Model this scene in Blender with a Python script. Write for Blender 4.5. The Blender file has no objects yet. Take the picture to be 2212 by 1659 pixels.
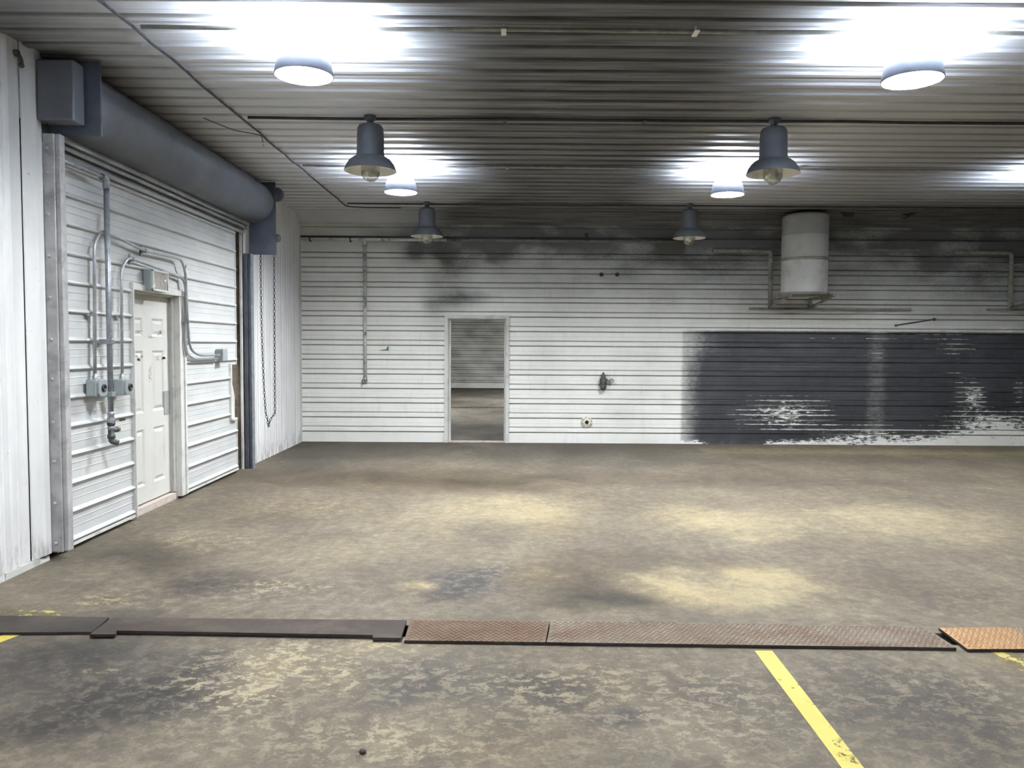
import bpy, math, random
import numpy as np
from mathutils import Vector, Matrix
random.seed(7); rng = np.random.default_rng(7)
sc = bpy.context.scene
COL = sc.collection
PI = math.pi

# ------------------------------------------------------------------ survey
# camera as measured from the room's own lines (metres; X right, Y into the room, Z up)
IMW, IMH = 2212, 1659
F_PX, YAW, PITCH, ROLL, EYE = 1670.5, -0.0021, 0.0513, 0.0065, Vector((0, 0, 1.55))
_fw = Vector((-math.sin(YAW) * math.cos(PITCH), math.cos(YAW) * math.cos(PITCH), -math.sin(PITCH)))
_r = Vector((math.cos(YAW), math.sin(YAW), 0)); _u = _r.cross(_fw)
RT = _r * math.cos(ROLL) + _u * math.sin(ROLL); UP = -_r * math.sin(ROLL) + _u * math.cos(ROLL)

def on(px, py, axis, val):
    """room point of a photo feature known to lie on the plane axis = val"""
    d = _fw + RT * ((px - IMW / 2) / F_PX) - UP * ((py - IMH / 2) / F_PX)
    return EYE + d * ((val - EYE[axis]) / d[axis])

XL, YB, ZC = -3.27, 12.13, 3.53          # left wall, back wall, ceiling
XR, YF = 11.0, -5.0                      # right wall, wall behind the camera
def L(px, py, off=0.0): return on(px, py, 0, XL + off)
def B(px, py, off=0.0): return on(px, py, 1, YB - off)
def FL(px, py, z=0.0): return on(px, py, 2, z)

cam_d = bpy.data.cameras.new('camera'); cam = bpy.data.objects.new('camera', cam_d); COL.objects.link(cam)
cam_d.sensor_width = 36; cam_d.lens = 36 * F_PX / IMW; cam_d.clip_start = 0.05; cam_d.clip_end = 200
mw = Matrix((RT, UP, -_fw)).transposed().to_4x4(); mw.translation = EYE; cam.matrix_world = mw
sc.camera = cam

# ------------------------------------------------------------------ materials
class T:
    def __init__(s, name):
        s.m = bpy.data.materials.new(name); s.m.use_nodes = True
        s.t = s.m.node_tree; s.t.nodes.clear()
        s.out = s.t.nodes.new('ShaderNodeOutputMaterial')
    def n(s, typ, **kw):
        nd = s.t.nodes.new(typ)
        for k, v in kw.items():
            if hasattr(nd, k): setattr(nd, k, v)
        return nd
    def link(s, a, b): s.t.links.new(a, b)
    def val(s, sock, v):
        if hasattr(v, 'is_linked') or isinstance(v, bpy.types.NodeSocket): s.link(v, sock)
        else: sock.default_value = v
    def pos(s, scale=(1, 1, 1), off=(0, 0, 0)):
        g = s.n('ShaderNodeNewGeometry'); mp = s.n('ShaderNodeMapping')
        s.link(g.outputs['Position'], mp.inputs['Vector'])
        mp.inputs['Scale'].default_value = scale; mp.inputs['Location'].default_value = off
        return mp.outputs['Vector']
    def axis(s, k):
        g = s.n('ShaderNodeNewGeometry'); x = s.n('ShaderNodeSeparateXYZ')
        s.link(g.outputs['Position'], x.inputs[0]); return x.outputs[k]
    def noise(s, vec, scale=5, detail=6, rough=.6, dist=0):
        nd = s.n('ShaderNodeTexNoise'); s.link(vec, nd.inputs['Vector'])
        nd.inputs['Scale'].default_value = scale; nd.inputs['Detail'].default_value = detail
        nd.inputs['Roughness'].default_value = rough; nd.inputs['Distortion'].default_value = dist
        return nd.outputs['Fac']
    def math(s, op, a, b=0.0, clamp=False):
        nd = s.n('ShaderNodeMath'); nd.operation = op; nd.use_clamp = clamp
        s.val(nd.inputs[0], a); s.val(nd.inputs[1], b); return nd.outputs[0]
    def rng(s, v, a, b, c=0.0, d=1.0):
        nd = s.n('ShaderNodeMapRange'); nd.interpolation_type = 'SMOOTHSTEP'
        s.link(v, nd.inputs['Value'])
        for k, x in zip(('From Min', 'From Max', 'To Min', 'To Max'), (a, b, c, d)): s.val(nd.inputs[k], x)
        return nd.outputs['Result']
    def mix(s, f, a, b, mode='MIX'):
        nd = s.n('ShaderNodeMix'); nd.data_type = 'RGBA'; nd.blend_type = mode
        s.val(nd.inputs['Factor'], f)
        s.val(nd.inputs['A'], a if not isinstance(a, tuple) else (*a, 1)[:4])
        s.val(nd.inputs['B'], b if not isinstance(b, tuple) else (*b, 1)[:4])
        return nd.outputs['Result']
    def ramp(s, v, stops):
        nd = s.n('ShaderNodeValToRGB'); s.link(v, nd.inputs[0]); e = nd.color_ramp.elements
        while len(e) < len(stops): e.new(.5)
        for k, (p, c) in enumerate(stops): e[k].position = p; e[k].color = (*c, 1)
        return nd.outputs['Color']
    def attr(s, name):
        nd = s.n('ShaderNodeAttribute'); nd.attribute_name = name
        x = s.n('ShaderNodeSeparateColor'); s.link(nd.outputs['Color'], x.inputs[0])
        return x.outputs[0], x.outputs[1], x.outputs[2], nd.outputs['Alpha']
    def bsdf(s, color, rough=.6, metal=0.0, bump=None, bstr=.2, bdist=.01, spec=None):
        p = s.n('ShaderNodeBsdfPrincipled')
        s.val(p.inputs['Base Color'], color if not isinstance(color, tuple) else (*color, 1)[:4])
        s.val(p.inputs['Roughness'], rough); s.val(p.inputs['Metallic'], metal)
        if spec is not None: p.inputs['Specular IOR Level'].default_value = spec
        if bump is not None:
            b = s.n('ShaderNodeBump'); b.inputs['Strength'].default_value = bstr; b.inputs['Distance'].default_value = bdist
            s.link(bump, b.inputs['Height']); s.link(b.outputs[0], p.inputs['Normal'])
        s.link(p.outputs[0], s.out.inputs[0]); return p

def simple(name, c, rough=.55, metal=0.0, var=.15, scale=6, dirt=None, damt=.5, dscale=3):
    t = T(name); v = t.noise(t.pos(), scale, 6, .6)
    lo = tuple(x * (1 - var) for x in c); hi = tuple(min(1, x * (1 + var)) for x in c)
    col = t.mix(t.rng(v, .3, .7), lo, hi)
    if dirt:
        d = t.noise(t.pos(off=(3, 1, 7)), dscale, 8, .7)
        col = t.mix(t.math('MULTIPLY', t.rng(d, .5, .68), damt), col, dirt)
    t.bsdf(col, rough, metal)
    return t.m

M = {}
M['white_steel'] = simple('white painted steel', (.66, .66, .62), .5, 0, .05, 4, (.30, .28, .24), .35, 2.5)
M['white_trim'] = simple('white trim paint', (.56, .56, .53), .5, 0, .05, 4, (.22, .20, .17), .45, 6)
M['door_white'] = simple('door white', (.54, .535, .50), .45, 0, .03, 3, (.40, .37, .32), .25, 2)
M['galv'] = simple('galvanised steel', (.30, .32, .34), .42, .55, .2, 18)
M['conduit'] = simple('conduit steel', (.42, .44, .45), .38, .6, .15, 14)
M['grey_box'] = simple('grey enamel box', (.26, .29, .29), .5, .1, .08, 10)
M['dark_steel'] = simple('dark steel', (.055, .060, .075), .55, .2, .25, 6)
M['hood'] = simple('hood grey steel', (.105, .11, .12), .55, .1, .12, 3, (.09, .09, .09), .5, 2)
M['guide_grey'] = simple('weathered zinc', (.36, .355, .35), .6, .1, .2, 5, (.08, .08, .08), .5, 4)
M['black'] = simple('black rubber', (.012, .012, .014), .5)
M['chain'] = simple('chain steel', (.035, .035, .04), .5, .6)
M['wood'] = simple('weathered wood', (.13, .10, .075), .8, 0, .35, 9, (.04, .035, .03), .6, 5)
M['header'] = simple('header steel', (.16, .155, .145), .6, .1, .25, 4, (.05, .045, .04), .6, 3)
M['soot_metal'] = simple('sooty metal', (.045, .045, .047), .6, .2, .3, 8)
M['lamp_dark'] = simple('lamp housing slate', (.115, .123, .145), .5, .2, .12, 8)
M['lamp_cream'] = simple('lamp reflector cream', (.84, .83, .76), .4, 0, .05, 8, (.40, .37, .31), .25, 9)
M['tank'] = simple('tank white paint', (.42, .42, .395), .5, 0, .06, 4, (.22, .21, .18), .4, 3.5)
M['tank_low'] = simple('tank lower paint', (.56, .56, .53), .5, 0, .06, 4, (.33, .31, .27), .5, 5)
M['bracket'] = simple('bracket paint', (.25, .235, .20), .6, .1, .2, 8, (.10, .085, .065), .6, 6)
M['pipe_paint'] = simple('painted pipe', (.60, .60, .57), .5, 0, .08, 10, (.06, .055, .05), .85, 7)
M['pipe_soot'] = simple('sooty pipe', (.17, .165, .15), .7, 0, .2, 8, (.04, .04, .04), .8, 3)
M['plate_edge'] = simple('shadowed rusty edge', (.016, .011, .009), .85, 0, .3, 20)  # rusty, oily plate sides; the shadow on them is put into the colour
M['ceil_pipe'] = simple('ceiling conduit dull', (.30, .29, .26), .5, .3, .2, 12)
M['cable'] = simple('dusty cable', (.075, .075, .08), .8, 0, .3, 20)
M['iron'] = simple('black iron fitting', (.06, .065, .065), .5, .4, .25, 12)
M['brass'] = simple('dull brass', (.30, .25, .16), .45, .7, .2, 10)
M['flange'] = simple('cream flange', (.66, .63, .54), .6, 0, .06, 10, (.15, .13, .10), .6, 14)
M['hole'] = simple('dark opening', (.015, .015, .015), .8)
M['stone'] = simple('dark stone', (.05, .045, .04), .9, 0, .4, 40)
M['sill'] = simple('door sill', (.46, .40, .36), .6, 0, .1, 9, (.2, .17, .15), .5, 8)
M['residue'] = simple('sticker residue', (.47, .45, .39), .8, 0, .25, 30)
M['sticker'] = simple('torn green sticker', (.05, .13, .10), .7, 0, .6, 60)
M['push_plate'] = simple('grey push plate', (.36, .37, .35), .45, .35, .08, 8)

def lens_mat(name, col, s):
    t = T(name); e = t.n('ShaderNodeEmission'); e.inputs[0].default_value = (*col, 1); e.inputs[1].default_value = s
    t.link(e.outputs[0], t.out.inputs[0]); return t.m
LED = 135.0
M['led'] = lens_mat('led lens lit', (.95, .98, 1.0), LED * .80)
M['led_strong'] = lens_mat('strong led lens lit', (.96, .985, 1.0), LED * 1.45)
M['added_uplight'] = lens_mat('added ceiling glow', (.74, .85, 1.0), LED * 2.2)  # added upward glow: gives the ceiling bright pools like lamp glare

def glass_mat():
    t = T('lamp glass'); a = t.n('ShaderNodeBsdfTransparent'); a.inputs[0].default_value = (.80, .80, .77, 1)
    g = t.n('ShaderNodeBsdfGlossy'); g.inputs['Roughness'].default_value = .12; g.inputs[0].default_value = (.8, .8, .78, 1)
    f = t.n('ShaderNodeLayerWeight'); f.inputs[0].default_value = .45
    mx = t.n('ShaderNodeMixShader'); t.link(t.math('ADD', t.math('MULTIPLY', f.outputs['Facing'], .55), .25), mx.inputs[0])
    t.link(a.outputs[0], mx.inputs[1]); t.link(g.outputs[0], mx.inputs[2]); t.link(mx.outputs[0], t.out.inputs[0]); return t.m
M['glass'] = glass_mat()

def prism_mat():                         # ribbed clear lens of the exit light
    t = T('prismatic lens'); w = t.n('ShaderNodeTexWave'); w.bands_direction = 'Y'
    t.link(t.pos(), w.inputs['Vector']); w.inputs['Scale'].default_value = 14; w.inputs['Distortion'].default_value = 5
    w.inputs['Detail'].default_value = 3
    c = t.mix(w.outputs['Fac'], (.40, .36, .34), (.88, .84, .80))
    t.bsdf(c, .12, .3, w.outputs['Fac'], .6, .01); return t.m
M['prism'] = prism_mat()

def back_wall_mat(name='back wall steel'):
    t = T(name); soot_shade, black, flake, crease = t.attr('dirt')
    n1 = t.noise(t.pos((1, 1, 1)), 3.2, 9, .72); n2 = t.noise(t.pos((7, 1, 22), (2, 0, 1)), 5, 8, .75)
    n3 = t.noise(t.pos((6, 1, 1.0), (9, 0, 3)), 2.2, 7, .65)       # runs
    base = t.mix(t.rng(n1, .35, .7), (.78, .78, .735), (.83, .83, .79))
    base = t.mix(t.math('MULTIPLY', t.rng(n3, .52, .75), .18), base, (.42, .41, .36))
    s = t.math('MULTIPLY', soot_shade, t.math('ADD', t.math('MULTIPLY', t.rng(t.noise(t.pos((.7, 1, 1.6), (3, 0, 8)), 1.8, 4, .5), .3, .7), .45), .72))
    s = t.math('ADD', s, t.math('MULTIPLY', t.math('MULTIPLY', t.rng(n2, .45, .75), soot_shade), .42))
    s = t.math('MINIMUM', s, .96)
    col = t.mix(s, base, (.085, .082, .076))
    # black paint, flaking along the ribs
    nf = t.noise(t.pos((1.6, 1, 14), (5, 0, 2)), 5, 8, .75); ne = t.noise(t.pos((1, 1, 2)), 9, 8, .75)
    keep = t.math('SUBTRACT', t.math('ADD', black, t.math('MULTIPLY', t.math('SUBTRACT', ne, .5), .55)), 0.0)
    bm = t.rng(keep, .12, .95)
    thr = t.math('SUBTRACT', .80, t.math('MULTIPLY', flake, .41))
    fl = t.math('SUBTRACT', 1.0, t.rng(t.math('ADD', t.math('MULTIPLY', nf, .55), t.math('MULTIPLY', ne, .45)), thr, t.math('ADD', thr, .035)))
    bm = t.math('MULTIPLY', bm, fl)
    bc = t.mix(t.rng(n1, .3, .7), (.020, .021, .026), (.036, .037, .043))
    col = t.mix(bm, col, bc)
    col = t.mix(t.math('MULTIPLY', crease, .72), col, (.05, .05, .05))
    t.bsdf(col, t.math('ADD', .5, t.math('MULTIPLY', soot_shade, .25)), 0.0, n2, .05, .004); return t.m
M['back_wall'] = back_wall_mat()

def ceiling_mat():
    t = T('ribbed ceiling steel'); soot_shade, dark, _, crease = t.attr('dirt')  # ceiling mask mixes grime with painted contrast to the lamp glare
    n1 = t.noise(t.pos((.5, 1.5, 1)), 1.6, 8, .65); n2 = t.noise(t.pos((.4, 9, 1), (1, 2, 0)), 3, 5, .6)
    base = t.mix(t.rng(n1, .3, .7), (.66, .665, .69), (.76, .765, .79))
    s = t.math('MULTIPLY', soot_shade, t.math('ADD', t.math('MULTIPLY', t.rng(n2, .3, .7), .22), .80))
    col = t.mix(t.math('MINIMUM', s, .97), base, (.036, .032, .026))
    col = t.mix(t.math('MULTIPLY', crease, t.math('ADD', .22, t.math('MULTIPLY', soot_shade, .5))), col, (.010, .009, .008))  # crease colour faded outside the dark middle, imitating the veil of lamp glare
    t.bsdf(col, .55, 0); return t.m
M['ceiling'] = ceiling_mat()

def left_wall_mat():
    t = T('left wall corrugated'); z = t.axis(2); _, _, _, crease = t.attr('dirt')
    n1 = t.noise(t.pos((1, 1.4, .5)), 2.5, 7, .6); n2 = t.noise(t.pos((1, 6, 1.2)), 3, 8, .7)
    col = t.mix(t.rng(n1, .35, .7), (.66, .66, .65), (.75, .75, .74))
    col = t.mix(t.math('MULTIPLY', t.rng(n2, .55, .75), .25), col, (.36, .34, .30))
    low = t.math('MULTIPLY', t.rng(z, .0, .32, 1, 0), t.rng(n2, .42, .66))
    col = t.mix(t.math('MULTIPLY', low, .75), col, (.17, .16, .13))
    sp = t.noise(t.pos((1, 1, 1), (4, 4, 4)), 30, 2, .5)
    col = t.mix(t.math('MULTIPLY', t.rng(sp, .73, .78), .6), col, (.15, .13, .12))
    col = t.mix(t.math('MULTIPLY', crease, .5), col, (.10, .10, .10))
    t.bsdf(col, .5, 0); return t.m
M['left_wall'] = left_wall_mat()

def siding_mat():
    t = T('white ribbed siding'); _, _, _, crease = t.attr('dirt')
    n1 = t.noise(t.pos((1, 1, 2)), 2.5, 7, .6)
    col = t.mix(t.rng(n1, .35, .7), (.47, .48, .475), (.53, .54, .53))
    sp = t.noise(t.pos((1, 1, 1), (8, 4, 1)), 34, 2, .5)
    col = t.mix(t.math('MULTIPLY', t.rng(sp, .75, .80), .5), col, (.2, .18, .17))
    zz = t.axis(2); yy = t.axis(1)
    nn = t.noise(t.pos((1, 1.2, 3.2)), 1.5, 8, .7)
    col = t.mix(t.math('MULTIPLY', t.math('MULTIPLY', t.rng(zz, 2.1, 2.9), t.rng(nn, .35, .6)), .35), col, (.30, .29, .26))  # upper siding toned down in patches: the lamps' cut-off shade put into colour
    col = t.mix(t.math('MULTIPLY', crease, .6), col, (.14, .14, .15))
    t.bsdf(col, .42, 0); return t.m
M['siding'] = siding_mat()

def floor_mat():
    t = T('stained concrete'); tone, warm, flake, _ = t.attr('dirt')
    P1 = t.pos((1, 1, 1)); n1 = t.noise(t.pos((1, .8, 1)), 1.7, 9, .68, .6)
    n2 = t.noise(t.pos((1, .9, 1), (3, 5, 0)), 9, 12, .78, .4)
    n3 = t.noise(t.pos((.9, 1.1, 1), (1, 9, 0)), 14, 12, .80, .3)
    n4 = t.noise(P1, 60, 4, .7)
    v = t.math('ADD', tone, t.math('MULTIPLY', t.math('SUBTRACT', n1, .5), .62))
    v = t.math('ADD', v, t.math('MULTIPLY', t.math('SUBTRACT', n2, .5), .8))
    v = t.math('ADD', v, t.math('MULTIPLY', t.math('SUBTRACT', n4, .5), .30))
    # worn coating: hard-edged flakes
    fk = t.math('SUBTRACT', t.rng(n3, .50, .545), .5)
    v = t.math('ADD', v, t.math('MULTIPLY', t.math('MULTIPLY', fk, t.math('ADD', flake, .06)), .60), True)
    col = t.ramp(v, [(0.0, (.016, .0145, .013)), (.22, (.036, .031, .026)), (.45, (.074, .0645, .053)), (.7, (.136, .121, .096)), (1.0, (.225, .205, .158))])
    wc = t.mix(t.math('ABSOLUTE', t.math('MULTIPLY', warm, 0.0)), (1, 1, 1), (1, 1, 1))
    tint = t.ramp(warm, [(0, (.86, .96, 1.08)), (.5, (1, 1, 1)), (1, (1.14, 1.0, .70))])
    col = t.mix(1.0, col, tint, 'MULTIPLY')
    r = t.rng(v, .1, .8, .62, .85)
    t.bsdf(col, r, 0, t.math('ADD', n2, t.math('MULTIPLY', n4, .4)), .18, .004, .15); return t.m
M['floor'] = floor_mat()

def plate_mat(name, a, b, c):
    t = T(name); n = t.noise(t.pos((1, 1.6, 1), (2, 1, 0)), 2.6, 8, .65, .5); f = t.noise(t.pos(), 26, 6, .7)
    v = t.math('ADD', t.math('MULTIPLY', n, .75), t.math('MULTIPLY', f, .25))
    col = t.ramp(t.rng(v, .33, .68), [(0, a), (.5, b), (1, c)])
    t.bsdf(col, .75, .0, f, .1, .003, .2); return t.m
M['rust_dark'] = plate_mat('dark worn plate', (.018, .0145, .0118), (.028, .0225, .018), (.042, .034, .027))
M['rust_plain'] = plate_mat('brown rusted plate', (.024, .0175, .0135), (.037, .0265, .0195), (.054, .040, .029))
M['rust_tread'] = plate_mat('rusted tread plate', (.070, .038, .021), (.090, .058, .037), (.115, .086, .060))
M['grey_tread'] = plate_mat('grey brown tread plate', (.088, .058, .037), (.115, .087, .063), (.142, .117, .090))
def orange_mat():
    t = T('orange rust tread'); x = t.axis(0); n = t.noise(t.pos(), 7, 8, .7)
    k = t.rng(t.math('ADD', x, t.math('MULTIPLY', t.math('SUBTRACT', n, .5), .25)), 2.66, 2.86)
    c = t.mix(t.rng(n, .3, .7), (.20, .105, .038), (.26, .15, .062))
    t.bsdf(t.mix(k, c, (.088, .070, .052)), .65, .1); return t.m
M['orange'] = orange_mat()

def stripe_mat(name, wear, col=(.43, .35, .055)):
    t = T(name); n = t.noise(t.pos((1, .8, 1)), 9, 10, .75); n2 = t.noise(t.pos(), 3, 4, .6)
    p = t.n('ShaderNodeBsdfPrincipled'); p.inputs['Roughness'].default_value = .6
    t.link(t.mix(t.rng(n2, .3, .7), tuple(x * .82 for x in col), col), p.inputs['Base Color'])
    tr = t.n('ShaderNodeBsdfTransparent'); mx = t.n('ShaderNodeMixShader')
    t.link(t.rng(n, wear - .03, wear + .03), mx.inputs[0]); t.link(tr.outputs[0], mx.inputs[1]); t.link(p.outputs[0], mx.inputs[2])
    t.link(mx.outputs[0], t.out.inputs[0]); return t.m
M['stripe'] = stripe_mat('yellow floor paint', .41)
M['stripe_worn'] = stripe_mat('worn yellow floor paint', .53, (.32, .26, .06))

# ------------------------------------------------------------------ mesh builder
class MB:
    def __init__(s): s.v = []; s.f = []; s.sm = []
    def add(s, verts, faces, smooth=False):
        o = len(s.v); s.v += [tuple(x) for x in verts]
        for f in faces: s.f.append(tuple(i + o for i in f)); s.sm.append(smooth)
        return s
    def box(s, a, b):
        (x0, y0, z0), (x1, y1, z1) = a, b
        x0, x1 = min(x0, x1), max(x0, x1); y0, y1 = min(y0, y1), max(y0, y1); z0, z1 = min(z0, z1), max(z0, z1)
        v = [(x0, y0, z0), (x1, y0, z0), (x1, y1, z0), (x0, y1, z0), (x0, y0, z1), (x1, y0, z1), (x1, y1, z1), (x0, y1, z1)]
        return s.add(v, [(0, 3, 2, 1), (4, 5, 6, 7), (0, 1, 5, 4), (1, 2, 6, 5), (2, 3, 7, 6), (3, 0, 4, 7)])
    def bevbox(s, a, b, c=.006):
        """box with chamfered edges"""
        a = [min(p, q) for p, q in zip(a, b)]; b2 = [max(p, q) for p, q in zip(a, b)] if False else None
        return s
    def prism(s, poly, axis, a, b):
        """polygon (2 coords) extruded along axis from a to b"""
        n = len(poly)
        def pt(p, t): q = list(p); q.insert(axis, t); return q
        v = [pt(p, a) for p in poly] + [pt(p, b) for p in poly]
        f = [tuple(range(n)), tuple(range(2 * n - 1, n - 1, -1))] + [(i, i + n, (i + 1) % n + n, (i + 1) % n) for i in range(n)]
        return s.add(v, f)
    def lathe(s, prof, c=(0, 0, 0), axis='Z', seg=32, cap=False):
        n = len(prof); v = []; f = []
        for k in range(seg):
            a = 2 * PI * k / seg
            for r, h in prof:
                x, y = r * math.cos(a), r * math.sin(a)
                p = (x, y, h) if axis == 'Z' else ((h, x, y) if axis == 'X' else (y, h, x))
                v.append((c[0] + p[0], c[1] + p[1], c[2] + p[2]))
        for k in range(seg):
            k2 = (k + 1) % seg
            for i in range(n - 1): f.append((k * n + i, k2 * n + i, k2 * n + i + 1, k * n + i + 1))
        s.add(v, f, True)
        if cap:
            for i, rev in ((0, True), (n - 1, False)):
                if prof[i][0] > 1e-5:
                    loop = [k * n + i for k in range(seg)]; o = len(s.v) - len(v)
                    s.f.append(tuple(o + q for q in (loop[::-1] if rev else loop))); s.sm.append(False)
        return s
    def cyl(s, a, b, r, seg=20, r2=None):
        return s.tube([a, b], r, seg, 0, r2)
    def tube(s, path, r, seg=12, bend=.0, r2=None):
        P = [Vector(p) for p in path]
        if bend > 0 and len(P) > 2:
            Q = [P[0]]
            for i in range(1, len(P) - 1):
                d0, d1 = P[i - 1] - P[i], P[i + 1] - P[i]
                b = min(bend, d0.length * .48, d1.length * .48)
                A, C = P[i] + d0.normalized() * b, P[i] + d1.normalized() * b
                for k in range(7):
                    u = k / 6; Q.append(A * (1 - u) ** 2 + P[i] * 2 * u * (1 - u) + C * u * u)
            Q.append(P[-1]); P = Q
        v = []; f = []; n = len(P); up = None
        for i, p in enumerate(P):
            d = (P[min(i + 1, n - 1)] - P[max(i - 1, 0)]).normalized()
            if up is None:
                up = Vector((0, 0, 1)) if abs(d.z) < .9 else Vector((1, 0, 0))
            x = d.cross(up).normalized(); y = x.cross(d).normalized(); up = y
            rr = r if r2 is None else r + (r2 - r) * i / (n - 1)
            for k in range(seg):
                a = 2 * PI * k / seg; v.append(p + x * (rr * math.cos(a)) + y * (rr * math.sin(a)))
        for i in range(n - 1):
            for k in range(seg):
                k2 = (k + 1) % seg; f.append((i * seg + k, i * seg + k2, (i + 1) * seg + k2, (i + 1) * seg + k))
        s.add(v, f, True); o = len(s.v) - len(v)
        s.f.append(tuple(o + k for k in range(seg))[::-1]); s.sm.append(False)
        s.f.append(tuple(o + (n - 1) * seg + k for k in range(seg))); s.sm.append(False)
        return s
    def ball(s, c, r, seg=14, sz=1.0):
        prof = [(max(1e-4, r * math.sin(PI * k / 8)), -r * sz * math.cos(PI * k / 8)) for k in range(9)]
        return s.lathe(prof, c, 'Z', seg)
    def build(s, name, mat, parent=None, dirt=None):
        base = parent
        off = Vector((0, 0, 0))
        while base is not None: off += base.location; base = base.parent
        me = bpy.data.meshes.new(name)
        me.from_pydata([(x - off.x, y - off.y, z - off.z) for x, y, z in s.v], [], s.f)
        me.polygons.foreach_set('use_smooth', s.sm)
        if dirt is not None:
            at = me.color_attributes.new('dirt', 'FLOAT_COLOR', 'POINT')
            at.data.foreach_set('color', np.asarray(dirt, np.float32).ravel())
        me.materials.append(mat); me.update()
        o = bpy.data.objects.new(name, me); COL.objects.link(o)
        if parent is not None: o.parent = parent
        return o

def bevel(o, w=.006, seg=2):
    md = o.modifiers.new('bevel', 'BEVEL'); md.width = w; md.segments = seg; md.limit_method = 'ANGLE'; return o
def tag(o, label, cat, group=None):
    o['label'] = label; o['category'] = cat
    if group: o['group'] = group
    return o
def thing(name, label, cat, loc=(0, 0, 0), group=None):
    o = bpy.data.objects.new(name, None); o.empty_display_size = .1; COL.objects.link(o); o.location = loc
    return tag(o, label, cat, group)
def struct(o): o['kind'] = 'structure'; return o
def copy_tree(o, parent=None):
    c = o.copy(); COL.objects.link(c)
    if parent is not None: c.parent = parent
    for ch in list(o.children): copy_tree(ch, c)
    return c

# ------------------------------------------------------------------ corrugated sheets
def sheet(prof, span, place, cut=lambda a: True):
    """prof: list of (t, depth, crease) along the profile; span: stations along the run; place(t, depth, s) -> point"""
    n = len(prof); mb = MB()
    v = [place(t, d, s_) for s_ in span for (t, d, c) in prof]
    f = []
    for j in range(len(span) - 1):
        for i in range(n - 1):
            a = j * n + i; f.append((a, a + n, a + n + 1, a + 1))
    mb.add(v, f); cr = np.array([c for s_ in span for (t, d, c) in prof])
    return mb, cr
def rib_profile(t0, t1, first, period=.2265, rib=.079, h=.018, groove=.008, last=None):
    """flat pans with raised ribs whose two edges are creased"""
    pts = [(t0, 0, 0)]; k = 0; t = first
    while t + rib < t1 - .02 and (last is None or t < last):
        for tt, hh in ((t, 0), (t + rib, h)):
            pass
        a, b = t, t + rib
        pts += [(a - .013, 0, 0), (a - .004, -groove, 1), (a + .006, h * .55, .55), (a + .014, h, 0),
                (b - .014, h, 0), (b - .006, h * .55, .55), (b + .004, -groove, 1), (b + .013, 0, 0)]
        m = t + rib + (period - rib) * .5
        if m + .04 < t1 - .02: pts += [(m - .010, 0, 0), (m, .002, .10), (m + .010, 0, 0)]
        k += 1; t = first + period * k
    pts.append((t1, 0, 0))
    return pts
def gauss(x, y, cx, cy, rx, ry, p=2):
    return np.exp(-(np.abs((x - cx) / rx) ** p + np.abs((y - cy) / ry) ** p))
def wob(x, y, s=1.0, k=0):
    return .5 * np.sin(2.3 * x / s + 1.7 * y / s + k) + .3 * np.sin(5.1 * x / s - 3.3 * y / s + 2 * k) + .2 * np.sin(9.7 * x / s + 7.9 * y / s + 3 * k)

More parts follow.
